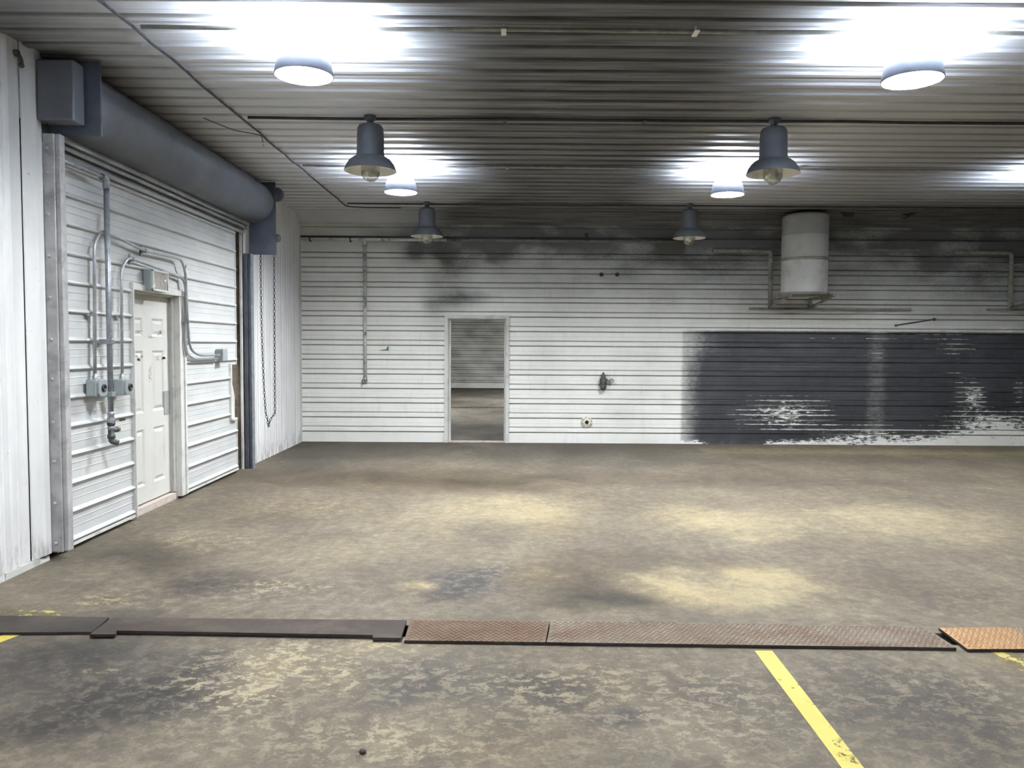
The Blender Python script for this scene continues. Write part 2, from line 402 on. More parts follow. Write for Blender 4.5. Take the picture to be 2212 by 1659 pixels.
# ---------------- back wall
DX0, DX1, DZ = -1.0, -.055, 1.965          # doorway opening in the back wall
def wall_dirt(X, Z, cr):
    w = .12 * wob(X, Z, .6); x, z = X + w, Z + .6 * w
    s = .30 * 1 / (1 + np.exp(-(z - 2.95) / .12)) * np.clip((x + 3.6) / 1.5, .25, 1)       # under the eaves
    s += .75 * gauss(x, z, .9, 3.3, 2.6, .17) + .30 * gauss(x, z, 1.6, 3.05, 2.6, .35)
    s += .75 * gauss(x, z, -1.25, 3.05, .4, .2) + .60 * gauss(x, z, -.35, 3.0, .4, .22) + .62 * gauss(x, z, -.85, 2.78, .26, .28)
    s += .62 * gauss(x, z, -.72, 2.25, .36, .12) + .30 * gauss(x, z, -1.05, 2.4, .28, .45) + .22 * gauss(x, z, -1.15, 1.95, .2, .5)
    s += .30 * gauss(x, z, 1.1, 2.85, 1.9, .40) + .22 * gauss(x, z, 2.6, 2.55, 1.5, .55) + .12 * gauss(x, z, .9, 2.2, 1.0, .5)
    s += .38 / (1 + np.exp(-(z - 2.05) / .25)) / (1 + np.exp(-(x - 2.6) / .35))
    s += .26 / (1 + np.exp(-(z - 2.45) / .2)) / (1 + np.exp(-(x - 5.0) / .4))
    s += .20 / (1 + np.exp(-(x - 6.4) / .35)) * (z > 1.8)
    s += .18 * gauss(x, z, 1.75, .45, .28, .22) + .16 * gauss(x, z, 2.0, .9, .35, .35) + .14 * gauss(x, z, .55, 1.3, .3, .5)
    s += .14 * gauss(x, z, 2.05, .05, .45, .1) + .1 * gauss(x, z, -1.6, .1, 1.6, .09) + .12 * gauss(x, z, 2.1, 1.35, .5, .12)
    s += .012
    b = (.42 + .58 * np.clip((X - 2.66) / .42, 0, 1) ** .8) * (Z < 1.80) * (X > 2.66)
    b = b * np.where(Z < .09, .9, 1)
    b *= 1 - .2 * gauss(X, Z, 5.75, .9, .17, 1.6, 4)
    b *= 1 - .22 * gauss(X, Z, 2.9, 1.6, .40, .25)
    f = 1.5 * np.clip((.15 - Z) / .08, 0, 1) * (.75 + .5 * np.sin(X * 3.1)) + .72 * np.clip((.26 - Z) / .12, 0, 1) / (1 + np.exp(-(X - 4.9) / .15))
    f += .85 * gauss(X, Z, 4.35, .60, .85, .26) + .55 * gauss(X, Z, 4.2, .35, .9, .2) + .45 * gauss(X, Z, 5.6, .25, 1.1, .14)
    f += 1.25 * gauss(X, Z, 7.7, .30, .9, .30) + 1.0 * gauss(X, Z, 7.3, .80, .22, .25) + .9 * gauss(X, Z, 8.0, .9, .12, .2) + .55 * gauss(X, Z, 7.0, 1.55, .6, .14)
    f += .45 * gauss(X, Z, 4.7, 1.68, 1.3, .06) + .62 * gauss(X, Z, 5.75, 1.45, .25, .22) + .38 * gauss(X, Z, 5.8, .6, .25, .5) + .6 * gauss(X, Z, 6.4, 1.72, 1.1, .05)
    f += .45 * gauss(X, Z, 6.95, 1.1, .3, .5) + .18
    f = f * (.62 + .5 * (cr > 0))
    d = np.stack([np.clip(s, 0, 1), np.clip(b, 0, 1), np.clip(f, 0, 1), cr], 1)
    return d
prof = rib_profile(0.0, 3.40, .163, last=2.9)
prof = [p for p in prof if p[0] < 2.99] + [(3.185, 0, 0), (3.345, 0, 0), (3.352, -.008, 1), (3.36, .012, 0), (3.40, .012, 0)]
def back_piece(x0, x1, zlo=0.0):
    pr = [p for p in prof if p[0] > zlo + .012]; pr = [(zlo, 0, 0)] + pr
    st = np.linspace(x0, x1, max(2, int((x1 - x0) / .07)))
    mb, cr = sheet(pr, st, lambda t, d, s_: (s_, YB - d, t))
    return mb, cr
acc = MB(); crs = []
for a in ((XL, DX0), (DX0, DX1, DZ), (DX1, XR)):
    mb, cr = back_piece(*a); acc.add(mb.v, mb.f); crs.append(cr)
V = np.array(acc.v)
struct(acc.build('wall_back', M['back_wall'], None, wall_dirt(V[:, 0], V[:, 2], np.concatenate(crs))))

# doorway frame (face trim + reveal) and its sill
mb = MB(); t_ = .045
for x0, x1 in ((DX0 - .035, DX0 + .02), (DX1 - .02, DX1 + .035)):
    mb.box((x0, YB - .035, 0), (x1, YB + .005, DZ + .035))
mb.box((DX0 - .035, YB - .034, DZ - .02), (DX1 + .035, YB + .005, DZ + .035))
mb.box((DX0 + .02, YB - .015, 0), (DX0 + .03, YB + .20, DZ - .02)); mb.box((DX1 - .03, YB - .015, 0), (DX1 - .02, YB + .20, DZ - .02))
mb.box((DX0 + .02, YB - .015, DZ - .03), (DX1 - .02, YB + .20, DZ - .02))
mb.box((DX0 + .03, YB + .06, 0), (DX0 + .06, YB + .10, DZ - .03)); mb.box((DX1 - .045, YB + .06, 0), (DX1 - .03, YB + .10, DZ - .03))
struct(bevel(mb.build('trim_1', M['white_trim']), .003))
struct(MB().box((DX0 + .03, YB - .01, -.02), (DX1 - .03, YB + .16, .012)).build('trim_2', M['sill']))
# dark angle strip above the ribbed sheets
struct(MB().box((XL, YB - .03, 3.190), (XR, YB + .01, 3.214)).build('trim_3', M['soot_metal']))

# ---------------- ceiling
yy = rib_profile(YF, 11.75, YF + .05, h=-.015, groove=-.006)
cpr = [p for p in yy] + [(YB, .13, 0)]
st = np.concatenate([np.linspace(XL, 8.5, 80), [XR]])
mb, cr = sheet(cpr, st, lambda t, d, s_: (s_, t, ZC - (d if t > 11.76 else -d * -1 * -1)))
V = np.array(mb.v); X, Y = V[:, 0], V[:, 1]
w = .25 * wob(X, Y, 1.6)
s = np.exp(-np.abs((X - .62 + w) / 1.55) ** 4) * (1 - .25 / (1 + np.exp((Y - 5) / -.6)) * 0) + .55 / (1 + np.exp(-(X - 3.6 + w) / .5))  # middle strip partly sooty; its lack of lamp glare is put into the colour
s += .85 * np.exp(-((Y - 11.8) / .85) ** 2) / (1 + np.exp(-(X + 1.6) / .4)) + .95 * gauss(X, Y, -3.5, 5.0, 1.1, 2.4) + .3 * gauss(X, Y, -2.6, 10.2, 1.2, 1.6)  # back strip and near left corner set darker too
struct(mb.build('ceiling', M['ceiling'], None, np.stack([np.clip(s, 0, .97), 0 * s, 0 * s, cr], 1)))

# ---------------- left wall (vertical corrugation), with the big opening between Y0 and Y1
OY0, OY1, OZ = 5.42, 9.50, 2.90
def left_piece(y0, y1, z0, z1, ph=0.0):
    pts = [(y0, 0, 0)]; k = 0
    t = y0 + .06 + ph
    while t < y1 - .07:
        pts += [(t - .022, 0, 0), (t - .010, .014, .12), (t + .010, .014, 0), (t + .022, 0, .25)]
        k += 1; t += .075 if k % 3 else .105
        if k % 9 == 0: pts += [(t - .035, 0, 0), (t - .032, -.006, 1), (t - .028, 0, 0)]
    pts.append((y1, 0, 0))
    return sheet(pts, np.linspace(z0, z1, 3), lambda t, d, s_: (XL + d, t, s_))
acc = MB(); crs = []
for a in ((YF, OY0 - .2, .05, ZC), (OY1, 11.75, 0, ZC), (OY0 - .2, OY1, 3.03, ZC)):
    mb, cr = left_piece(*a); acc.add(mb.v, mb.f, True); crs.append(cr)
mb, cr = left_piece(11.75, YB, 0, ZC); acc.add(mb.v, mb.f, True); crs.append(cr)
mb, cr = sheet([(OY0 - .2, .008, 0), (OY0 - .195, .008, .45), (OY0 - .19, .012, 0), (OY0 - .09, .02, 0), (OY0 - .06, .026, .1), (OY0, .026, 0)],
               np.linspace(.05, ZC, 3), lambda t, d, s_: (XL + d, t, s_)); acc.add(mb.v, mb.f); crs.append(cr)
cc = np.concatenate(crs)
struct(acc.build('wall_left', M['left_wall'], None, np.stack([0 * cc, 0 * cc, 0 * cc, cc], 1)))
# chipped base strip under the sheet
mb = MB(); y = YF
while y < OY0 - .02:
    l = random.uniform(.18, .7); h = random.uniform(.030, .050)
    mb.prism([(XL - .03, 0), (XL + .012, 0), (XL + random.uniform(.006, .016), h), (XL - .03, h)], 1, y, min(y + l, OY0)); y += l + random.uniform(.0, .012)
mb2 = MB()
for (x, y, z) in mb.v: mb2.v.append((x, y, z))
mb2.f = mb.f; mb2.sm = mb.sm
struct(mb2.build('baseboard_left', M['white_trim']))

# ---------------- other walls of the room
def plain_wall(name, quad, mat):
    m = MB(); m.add(quad, [(0, 1, 2, 3)]); return struct(m.build(name, mat))
plain_wall('wall_right', [(XR, YF, 0), (XR, YB, 0), (XR, YB, ZC), (XR, YF, ZC)], M['white_steel'])
plain_wall('wall_front', [(XL, YF, 0), (XR, YF, 0), (XR, YF, ZC), (XL, YF, ZC)], M['white_steel'])

# ---------------- floor with the trench slot
TY0, TY1 = 4.007, 4.172
BL = []      # photo centre of stain and doorway light patch, half sizes in photo pixels, tone change, warmth change, flaking
def st_(px, py, rx, ry, dt, dw=0.0, fl=0.0): BL.append((px, py, rx, ry, dt, dw, fl))
st_(1100, 968, 900, 22, -.10, -.10); st_(1010, 975, 60, 25, .10, -.05); st_(690, 1000, 130, 25, -.06, -.10)  # doorway blob: light spilling through the doorway put into the floor colour
st_(1850, 978, 380, 10, .20, .12); st_(2150, 985, 120, 9, .10, .10)
st_(1300, 1000, 260, 14, -.04, -.12)
st_(800, 1035, 330, 22, -.16, .16); st_(1050, 1050, 180, 16, -.08, .12); st_(1550, 1035, 450, 16, -.10, .0)
st_(650, 1100, 190, 24, .04, .10, .15); st_(1100, 1100, 170, 34, .28, .12); st_(900, 1135, 130, 26, .12, .06); st_(1180, 1130, 60, 30, .14, .12)
st_(430, 1170, 110, 26, .12, .08, .2); st_(300, 1195, 120, 30, -.18, .05); st_(360, 1225, 90, 24, -.12, .08)
st_(750, 1190, 160, 30, .10, .05); st_(1000, 1190, 130, 25, .10, .02)
st_(1560, 1130, 130, 32, .30, .14); st_(1480, 1105, 60, 16, .14, .10); st_(1650, 1165, 80, 14, .16, .10)
st_(1950, 1130, 260, 34, .26, .10); st_(2100, 1165, 120, 20, .10, .05); st_(1880, 1100, 160, 12, .10, .06)
st_(1400, 1215, 260, 26, -.06, .10); st_(1250, 1265, 110, 42, -.18, .18); st_(1330, 1300, 130, 22, -.20, .14)
st_(1450, 1265, 88, 34, .42, .20); st_(1680, 1262, 92, 40, .36, .16); st_(1560, 1290, 120, 28, .24, .16); st_(1600, 1240, 60, 22, .18, .12)
st_(1900, 1260, 170, 45, -.06, .04); st_(2080, 1290, 120, 30, -.03, .02, .15)
st_(905, 1263, 40, 12, .34, .30); st_(1010, 1265, 80, 26, -.14, -.25, .35); st_(1060, 1240, 60, 20, -.06, -.20, .35)
st_(960, 1285, 60, 10, -.2, .1, .3); st_(1120, 1240, 60, 24, .06, .18)
st_(640, 1215, 150, 28, .04, -.02); st_(560, 1275, 170, 28, .02, -.06, .35); st_(600, 1270, 60, 10, .14, .15, .5)
st_(150, 1265, 120, 22, -.06, -.02); st_(230, 1290, 70, 16, .12, .20, .65); st_(420, 1270, 120, 34, -.15, .02)
st_(330, 1330, 180, 16, -.16, -.02); st_(760, 1320, 150, 18, .0, -.05); st_(1010, 1335, 120, 10, .02, -.02)
st_(120, 1440, 260, 70, -.22, -.10, .1); st_(280, 1520, 200, 60, -.16, -.08, .35); st_(120, 1570, 200, 60, -.12, .02)
st_(420, 1440, 40, 60, -.06, 0, .6)
st_(560, 1450, 95, 62, .36, .06, .75); st_(500, 1510, 110, 36, .24, .06, .75); st_(640, 1430, 90, 36, .22, .06, .55); st_(820, 1395, 60, 18, .30, .10, .45); st_(760, 1450, 60, 44, .20, .08, .5)
st_(900, 1470, 100, 44, -.05, -.06, .5); st_(1090, 1490, 130, 50, -.05, .0, .5); st_(1180, 1510, 110, 40, -.03, .02, .45)
st_(650, 1600, 260, 70, .10, .02, .25); st_(900, 1600, 200, 60, .06, .03, .3); st_(1100, 1600, 150, 50, .02, .10, .1)
st_(1350, 1470, 150, 50, .06, .06, .35); st_(1450, 1590, 170, 70, .12, -.02, .2); st_(1330, 1560, 70, 20, -.12, -.05, .4)
st_(1560, 1500, 120, 60, .02, -.02, .45); st_(1950, 1500, 250, 60, -.12, -.02, .35); st_(2100, 1580, 180, 70, -.12, .04, .2)
st_(2180, 1430, 60, 14, .05, .35); st_(1700, 1600, 120, 60, .02, -.02, .2); st_(2150, 1500, 50, 16, .16, 0, .4)
st_(390, 1480, 24, 5, .3, .15, .6); st_(1640, 1380, 400, 14, .0, .0, .1); st_(200, 1455, 40, 8, .25, .1, .6)
def floor_dirt(X, Y):
    wx = .10 * wob(X, Y, .55) + .05 * wob(X, Y, .2, 2); wy = .10 * wob(Y, X, .5, 1) + .05 * wob(Y, X, .22, 3)
    x, y = X + wx, Y + wy
    t = np.full_like(X, .555) ; wm = np.full_like(X, .68); f = np.full_like(X, .12)
    for px, py, rx, ry, dt, dw, fl in BL:
        c = FL(px, py); a = FL(px, py - ry * .9); b = FL(px, py + ry * .9)
        g = gauss(x, y, c.x, (a.y + b.y) / 2, rx * c.y / F_PX, max(.05, (a.y - b.y) / 2), 2.4)
        t += (1.12 if dt > 0 else 1.55) * dt * g; wm += dw * g; f += fl * g
    pad = ((X > 2.85 - (12.13 - Y) * .05) & (Y > 11.05 + .0 * X)).astype(float)
    t += .14 * pad; wm += .08 * pad
    t -= .12 * np.exp(-np.abs(Y - 11.05) / .03) * (X > 2.9)
    return np.stack([np.clip(t, 0, 1), np.clip(wm, 0, 1), np.clip(f, 0, 1), 0 * t], 1)
def grid(xs, ys, z=0.0):
    v = [(x, y, z) for y in ys for x in xs]; n = len(xs)
    f = [(j * n + i, j * n + i + 1, (j + 1) * n + i + 1, (j + 1) * n + i) for j in range(len(ys) - 1) for i in range(n - 1)]
    return v, f
acc = MB()
xs = np.concatenate([np.arange(XL - .35, 8.4, .05), [9.2, XR]]); SK = -.0241
acc.add(*grid(xs, np.concatenate([[YF, 0, 1.5, 2.2], np.arange(2.4, TY0 - .02, .04), [TY0]])))
acc.add(*grid(xs, np.concatenate([[TY1], np.arange(TY1 + .03, YB + .12, .05), [YB + .16]])))
x0, x1 = XL - .35, XR
acc.add([(x0, TY0, 0), (x1, TY0, 0), (x1, TY0, -.35), (x0, TY0, -.35), (x0, TY1, 0), (x1, TY1, 0), (x1, TY1, -.35), (x0, TY1, -.35)],
        [(0, 3, 2, 1), (4, 5, 6, 7), (3, 7, 6, 2)])
V = np.array(acc.v); V[:, 1] += SK * V[:, 0] * np.clip(1 - np.abs(V[:, 1] - 4.09) / 1.2, 0, 1) * (1 / .93); acc.v = [tuple(q) for q in V]
D = floor_dirt(V[:, 0], V[:, 1])
D[V[:, 2] < -.01] = (.1, .5, 0, 0)
struct(acc.build('floor', M['floor'], None, D))

# ---------------- the room seen through the doorway
Y2 = 27.3
acc = MB(); acc.add(*grid(np.linspace(-7, 6, 50), np.linspace(YB + .16, Y2, 60)))
V = np.array(acc.v)
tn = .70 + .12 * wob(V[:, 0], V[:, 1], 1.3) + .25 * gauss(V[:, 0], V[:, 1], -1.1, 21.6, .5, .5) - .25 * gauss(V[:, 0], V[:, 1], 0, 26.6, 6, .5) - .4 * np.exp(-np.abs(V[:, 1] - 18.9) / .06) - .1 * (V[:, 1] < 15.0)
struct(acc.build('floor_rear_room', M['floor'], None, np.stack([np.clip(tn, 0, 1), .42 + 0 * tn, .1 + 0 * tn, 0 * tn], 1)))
pr = rib_profile(0, 3.53, .19)
mb, cr = sheet(pr, np.linspace(-7, 6, 90), lambda t, d, s_: (s_, Y2 - d, t))
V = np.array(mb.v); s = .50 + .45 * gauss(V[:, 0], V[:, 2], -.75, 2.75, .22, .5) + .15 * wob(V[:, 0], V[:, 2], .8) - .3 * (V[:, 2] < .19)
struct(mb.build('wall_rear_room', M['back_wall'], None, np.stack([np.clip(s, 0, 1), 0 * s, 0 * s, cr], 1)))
mb = MB(); mb.add([(-7, YB + .17, 0), (-7, Y2, 0), (-7, Y2, 3.53), (-7, YB + .17, 3.53), (6, YB + .17, 0), (6, Y2, 0), (6, Y2, 3.53), (6, YB + .17, 3.53)],
                  [(0, 1, 2, 3), (4, 5, 6, 7)])
mb.add([(-7, YB + .17, 0), (DX0 + .02, YB + .17, 0), (DX0 + .02, YB + .17, 3.53), (-7, YB + .17, 3.53),
        (DX1 - .02, YB + .17, 0), (6, YB + .17, 0), (6, YB + .17, 3.53), (DX1 - .02, YB + .17, 3.53),
        (DX0 + .02, YB + .17, DZ - .02), (DX1 - .02, YB + .17, DZ - .02), (DX1 - .02, YB + .17, 3.53), (DX0 + .02, YB + .17, 3.53)],
       [(0, 1, 2, 3), (4, 5, 6, 7), (8, 9, 10, 11)])
struct(mb.build('wall_rear_room_side', M['white_steel']))
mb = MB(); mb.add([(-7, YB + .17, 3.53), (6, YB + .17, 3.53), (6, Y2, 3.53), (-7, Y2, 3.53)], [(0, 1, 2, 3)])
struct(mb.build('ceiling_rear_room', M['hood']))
for k, (x, y, e) in enumerate(((-3.5, 17, 62), (2.5, 21, 75))):
    ld = bpy.data.lights.new('rear_room_light', 'AREA'); ld.shape = 'DISK'; ld.size = .4; ld.energy = e; ld.color = (.97, .99, 1)
    lo = bpy.data.objects.new('rear_room_light', ld); COL.objects.link(lo); lo.location = (x, y, 3.4)

# ------------------------------------------------------------------ opening on the left: infill siding, jambs, header
SP, SF = .2125, .058                       # siding rib pitch, first rib's lower edge
def siding_profile(z0, z1):
    pts = [(z0, 0, 0)]
    for k in range(0, 15):
        a = SF + k * SP
        q = [(a - .006, 0, .15), (a, .004, 1), (a + .006, .019, .3), (a + .014, .025, 0), (a + .024, .021, 0), (a + .032, .009, 0), (a + .038, 0, 0)]  # rib undersides darkened: the shade below each rib is put into the colour
        for c in (.105, .160): q += [(a + c - .008, 0, 0), (a + c, .0025, .16), (a + c + .004, 0, 0)]
        pts += [p for p in q if z0 + .003 < p[0] < z1 - .003]
    pts.append((z1, 0, 0)); return pts
acc = MB(); crs = []
NY = 8.98                                  # missing strip beside the far jamb
for y0, y1, z0, z1 in ((5.46, 6.66, .045, 2.9), (6.66, 7.72, 2.03, 2.9), (7.72, NY, .045, 2.9), (NY, 9.20, .045, .64), (NY, 9.20, 1.29, 2.9)):
    mb, cr = sheet(siding_profile(z0, z1), np.linspace(y0, y1, 3), lambda t, d, s_: (XL + d, s_, t)); acc.add(mb.v, mb.f); crs.append(cr)
cc = np.concatenate(crs)
struct(acc.build('wall_left_infill', M['siding'], None, np.stack([0 * cc, 0 * cc, 0 * cc, cc], 1)))
# framing behind the siding and the opening's jambs
mb = MB(); mb.add([(XL - .30, OY0, 0), (XL - .30, OY1, 0), (XL - .30, OY1, 3.0), (XL - .30, OY0, 3.0)], [(0, 1, 2, 3)])
struct(mb.build('wall_left_recess', M['header']))
struct(bevel(MB().box((XL - .30, 9.435, 0), (XL + .005, 9.50, OZ + .02)).build('trim_4', M['wood']), .004))
mb = MB().box((-3.288, 9.420, 0), (-3.262, 9.440, OZ))
struct(mb.build('trim_5', M['white_trim']))
mb = MB().box((XL - .02, 9.195, .03), (XL + .012, 9.212, .64)).box((XL - .02, 9.195, 1.29), (XL + .012, 9.212, 2.9))
mb.box((XL - .02, 5.50, .030), (XL + .022, 6.66, .052)).box((XL - .02, 7.72, .030), (XL + .022, 9.21, .052))
struct(mb.build('trim_6', M['white_trim']))
# header over the opening: boards and bent flashing
mb = MB().box((XL - .30, OY0, 2.885), (XL + .012, OY1, 2.93)); struct(mb.build('trim_7', M['header']))
mb = MB().box((XL - .2, OY0, 2.93), (XL + .03, OY1, 3.05)); struct(mb.build('trim_8', M['soot_metal']))
mb = MB().prism([(XL + .02, 2.86), (XL + .035, 2.86), (XL + .05, 2.885), (XL + .012, 2.90)], 1, 5.46, 9.43); struct(mb.build('trim_9', M['siding']))

# exposed stud and torn flashing in the missing strip
mb = MB().box((XL - .14, 8.97, .62), (XL - .125, 9.434, 1.30)); struct(mb.build('trim_10', M['white_steel']))
t = thing('loose_flashing', 'bent white metal flashing hanging in the gap of the siding below the grey junction box', 'flashing', (XL, 9.08, .62))
mb = MB().prism([(XL - .01, NY - .01), (XL + .030, NY - .01), (XL + .030, NY + .006), (XL - .01, NY + .006)], 2, .655, 1.30)
mb.build('edge_strip', M['white_trim'], t)
mb = MB(); mb.add([(XL - .02, 9.005, .66), (XL + .02, 9.10, .66), (XL + .02, 9.105, .92), (XL + .0, 9.06, 1.12), (XL - .04, 9.02, 1.22),
                   (XL - .03, 9.005, .66), (XL + .01, 9.10, .66), (XL + .01, 9.105, .92), (XL - .01, 9.06, 1.12), (XL - .05, 9.02, 1.22)],
                  [(0, 1, 2, 3, 4), (9, 8, 7, 6, 5), (0, 5, 6, 1), (1, 6, 7, 2), (2, 7, 8, 3), (3, 8, 9, 4), (4, 9, 5, 0)])
mb.build('bent_strip', M['white_trim'], t)
MB().box((XL - .03, 9.0, .640), (XL + .035, 9.16, .662)).build('bottom_tab', M['white_trim'], t)

# ------------------------------------------------------------------ man door in the infill
DY0, DY1, DH = 6.70, 7.62, 2.00
mb = MB()
mb.box((XL - .10, DY0 - .036, .02), (XL + .035, DY0 - .018, DH + .06))                  # near trim, stands proud
mb.box((XL - .13, DY1, .02), (XL + .02, DY1 + .115, DH + .06))                         # far jamb
mb.box((XL - .13, DY0 - .04, DH), (XL + .03, DY1 + .115, DH + .055))
mb.box((XL - .06, DY1 - .018, .07), (XL - .035, DY1 + .01, DH)); mb.box((XL - .06, DY0 - .02, DH - .018), (XL - .035, DY1, DH + .01))
struct(bevel(mb.build('trim_11', M['white_trim']), .004))
struct(MB().box((XL + .018, DY1 + .080, .03), (XL + .034, DY1 + .118, DH + .05)).build('trim_12', M['white_trim']))
struct(MB().box((XL - .30, DY0 - .03, 0), (XL - .03, DY1 + .02, .062)).build('trim_13', M['sill']))
DXF = XL - .085                            # door face
mb = MB()
ys = [DY0 - .02, DY0 + .13, DY0 + .37, DY0 + .55, DY0 + .79, DY1]
zs = [.075, .23, .75, .90, 1.47, 1.60, 1.77, DH]
iny = {(1, 2), (3, 4)}; inz = {(1, 2), (3, 4), (5, 6)}
for i in range(5):
    for j in range(7):
        a, b, c, d = ys[i], ys[i + 1], zs[j], zs[j + 1]
        if (i, i + 1) in iny and (j, j + 1) in inz:
            r = .022; e = .013
            o_ = [(DXF, a, c), (DXF, b, c), (DXF, b, d), (DXF, a, d)]
            m_ = [(DXF - e, a + r, c + r), (DXF - e, b - r, c + r), (DXF - e, b - r, d - r), (DXF - e, a + r, d - r)]
            q = 2.4 * r; n_ = [(DXF - .001, a + q, c + q), (DXF - .001, b - q, c + q), (DXF - .001, b - q, d - q), (DXF - .001, a + q, d - q)]
            mb.add(o_ + m_ + n_, [(k, (k + 1) % 4, (k + 1) % 4 + 4, k + 4) for k in range(4)] + [(k + 4, (k + 1) % 4 + 4, (k + 1) % 4 + 8, k + 8) for k in range(4)] + [(8, 9, 10, 11)])
        else: mb.add([(DXF, a, c), (DXF, b, c), (DXF, b, d), (DXF, a, d)], [(0, 1, 2, 3)])
mb.add([(DXF - .045, ys[0], zs[0]), (DXF - .045, ys[-1], zs[0]), (DXF - .045, ys[-1], zs[-1]), (DXF - .045, ys[0], zs[-1]),
        (DXF, ys[0], zs[0]), (DXF, ys[-1], zs[0]), (DXF, ys[-1], zs[-1]), (DXF, ys[0], zs[-1])],
       [(3, 2, 1, 0), (0, 1, 5, 4), (1, 2, 6, 5), (2, 3, 7, 6), (3, 0, 4, 7)])
door = struct(mb.build('door_1', M['door_white']))
o = bevel(MB().box((DXF, 7.475, .845), (DXF + .005, DY1 - .02, 1.075)).build('push_plate', M['push_plate'], door), .001)
o['label'] = 'grey metal guard plate'
for (px, py, w, h) in ((325, 798, 8, 30), (301, 773, 16, 12), (347, 773, 18, 12), (349, 718, 12, 9), (325, 729, 26, 5), (303, 716, 10, 4), (326, 820, 8, 9)):
    c = on(px, py, 0, DXF); a = on(px - w / 2, py, 0, DXF).y; b = on(px + w / 2, py, 0, DXF).y
    hh = h * c.y / F_PX / 2
    mb = MB()
    for _ in range(9):
        yy_ = random.uniform(a, b); zz_ = random.uniform(c.z - hh, c.z + hh); s1 = (b - a) * random.uniform(.06, .16); s2 = hh * random.uniform(.15, .4)
        mb.box((DXF + .0005, yy_ - s1, zz_ - s2), (DXF + .0013, yy_ + s1, zz_ + s2))
    mb.build('sticker_residue', M['residue'], door)['label'] = 'patch of torn sticker residue'

# exit light above the door
c0, c1 = L(329, 583, .1), L(366, 629, .1)
ey0, ey1, ez0, ez1 = c0.y + .01, c1.y - .01, 2.005, 2.195
t = thing('exit_light', 'square emergency light with ribbed clear lens above the white man door', 'wall light', (XL, (ey0 + ey1) / 2, ez0))
bevel(MB().box((XL + .012, ey0, ez0), (XL + .085, ey1, ez1)).build('housing', M['grey_box'], t), .006)
mb = MB()
f_ = .018
for a, b in (((ey0, ez0), (ey1, ez0 + f_)), ((ey0, ez1 - f_), (ey1, ez1)), ((ey0, ez0), (ey0 + f_, ez1)), ((ey1 - f_, ez0), (ey1, ez1))):
    mb.box((XL + .085, a[0], a[1]), (XL + .102, b[0], b[1]))
bevel(mb.build('lens_frame', M['white_trim'], t), .003)
mb = MB(); n = 22
for k in range(n):
    a = ey0 + f_ + (ey1 - ey0 - 2 * f_) * k / n; b = ey0 + f_ + (ey1 - ey0 - 2 * f_) * (k + 1) / n
    mb.prism([(XL + .086, a), (XL + .099, (a + b) / 2), (XL + .086, b)], 2, ez0 + f_, ez1 - f_)
mb.build('lens', M['prism'], t)

# ------------------------------------------------------------------ rolling door: hood, brackets, guides
t = thing('rolling_door', 'dark grey rolling overhead door coiled in its hood above the white infill wall', 'rolling door', (-3.2, 7.45, 0))
hp = [(-3.22, 3.015), (-3.13, 3.005), (-3.03, 3.035), (-2.95, 3.10), (-2.905, 3.19), (-2.895, 3.28), (-2.92, 3.37), (-2.97, 3.44), (-3.05, 3.49), (-3.22, 3.505)]
mb = MB(); st = np.linspace(5.52, 9.52, 9); n = len(hp)
mb.add([(x, y, z) for y in st for x, z in hp], [(j * n + i, (j + 1) * n + i, (j + 1) * n + i + 1, j * n + i + 1) for j in range(len(st) - 1) for i in range(n - 1)], True)
mb.build('hood', M['hood'], t)
bevel(MB().box((-3.262, 5.50, 2.985), (-2.875, 5.52, 3.505)).build('end_bracket', M['dark_steel'], t), .003)
bevel(MB().box((-3.20, 9.52, 2.625), (-2.875, 9.545, 3.50)).build('end_bracket', M['dark_steel'], t), .003)
mb = MB().box((-3.235, 5.36, 3.055), (-2.985, 5.50, 3.465)); o = bevel(mb.build('motor_cover', M['hood'], t), .012, 3)
mb = MB()
mb.prism([(XL + .03, 2.965), (XL + .085, 2.965), (XL + .085, 3.02), (XL + .078, 3.02), (XL + .078, 2.974), (XL + .03, 2.974)], 1, 5.55, 9.51)
mb.prism([(XL + .03, 2.925), (XL + .055, 2.925), (XL + .055, 2.955), (XL + .03, 2.955)], 1, 5.55, 9.51)
mb.build('bottom_bar', M['header'], t)
# near guide: zinc channel with bolts; far guide: dark channel
mb = MB().box((XL - .02, 5.425, .055), (-3.165, 5.50, 2.985)).box((-3.165, 5.435, .06), (-3.130, 5.50, 2.985))
g1 = bevel(mb.build('guide_rail', M['guide_grey'], t), .006)
for px, py in ((105, 320), (105, 372), (106, 463), (108, 553), (111, 643), (115, 733), (117.5, 819), (120, 912), (122, 997), (124, 1088), (126, 1174)):
    p = on(px, py, 1, 5.425); MB().lathe([(1e-4, -.010), (.010, -.009), (.013, -.004), (.014, .001)], (-3.215, 5.424, p.z), 'Y', 8).build('bolt', M['guide_grey'], g1)
mb = MB().box((-3.245, 9.445, 0), (-3.205, 9.52, 2.63)).box((-3.198, 9.455, 0), (-3.165, 9.52, 2.63)).box((-3.21, 9.475, 0), (-3.19, 9.52, 2.63))
bevel(mb.build('guide_rail', M['dark_steel'], t), .004)
MB().box((-3.166, 9.46, 0), (-3.155, 9.535, 2.63)).build('guide_edge', M['galv'], t)
MB().lathe([(1e-4, .0), (.075, .002), (.085, .012), (.085, .045), (1e-4, .05)], (-2.875, 9.55, 3.36), 'Y', 24).build('axle_wheel', M['dark_steel'], t)
MB().lathe([(1e-4, .0), (.045, .002), (.05, .012), (.05, .03), (1e-4, .034)], (-2.875, 9.545, 2.83), 'Y', 20).build('axle_cap', M['dark_steel'], t)

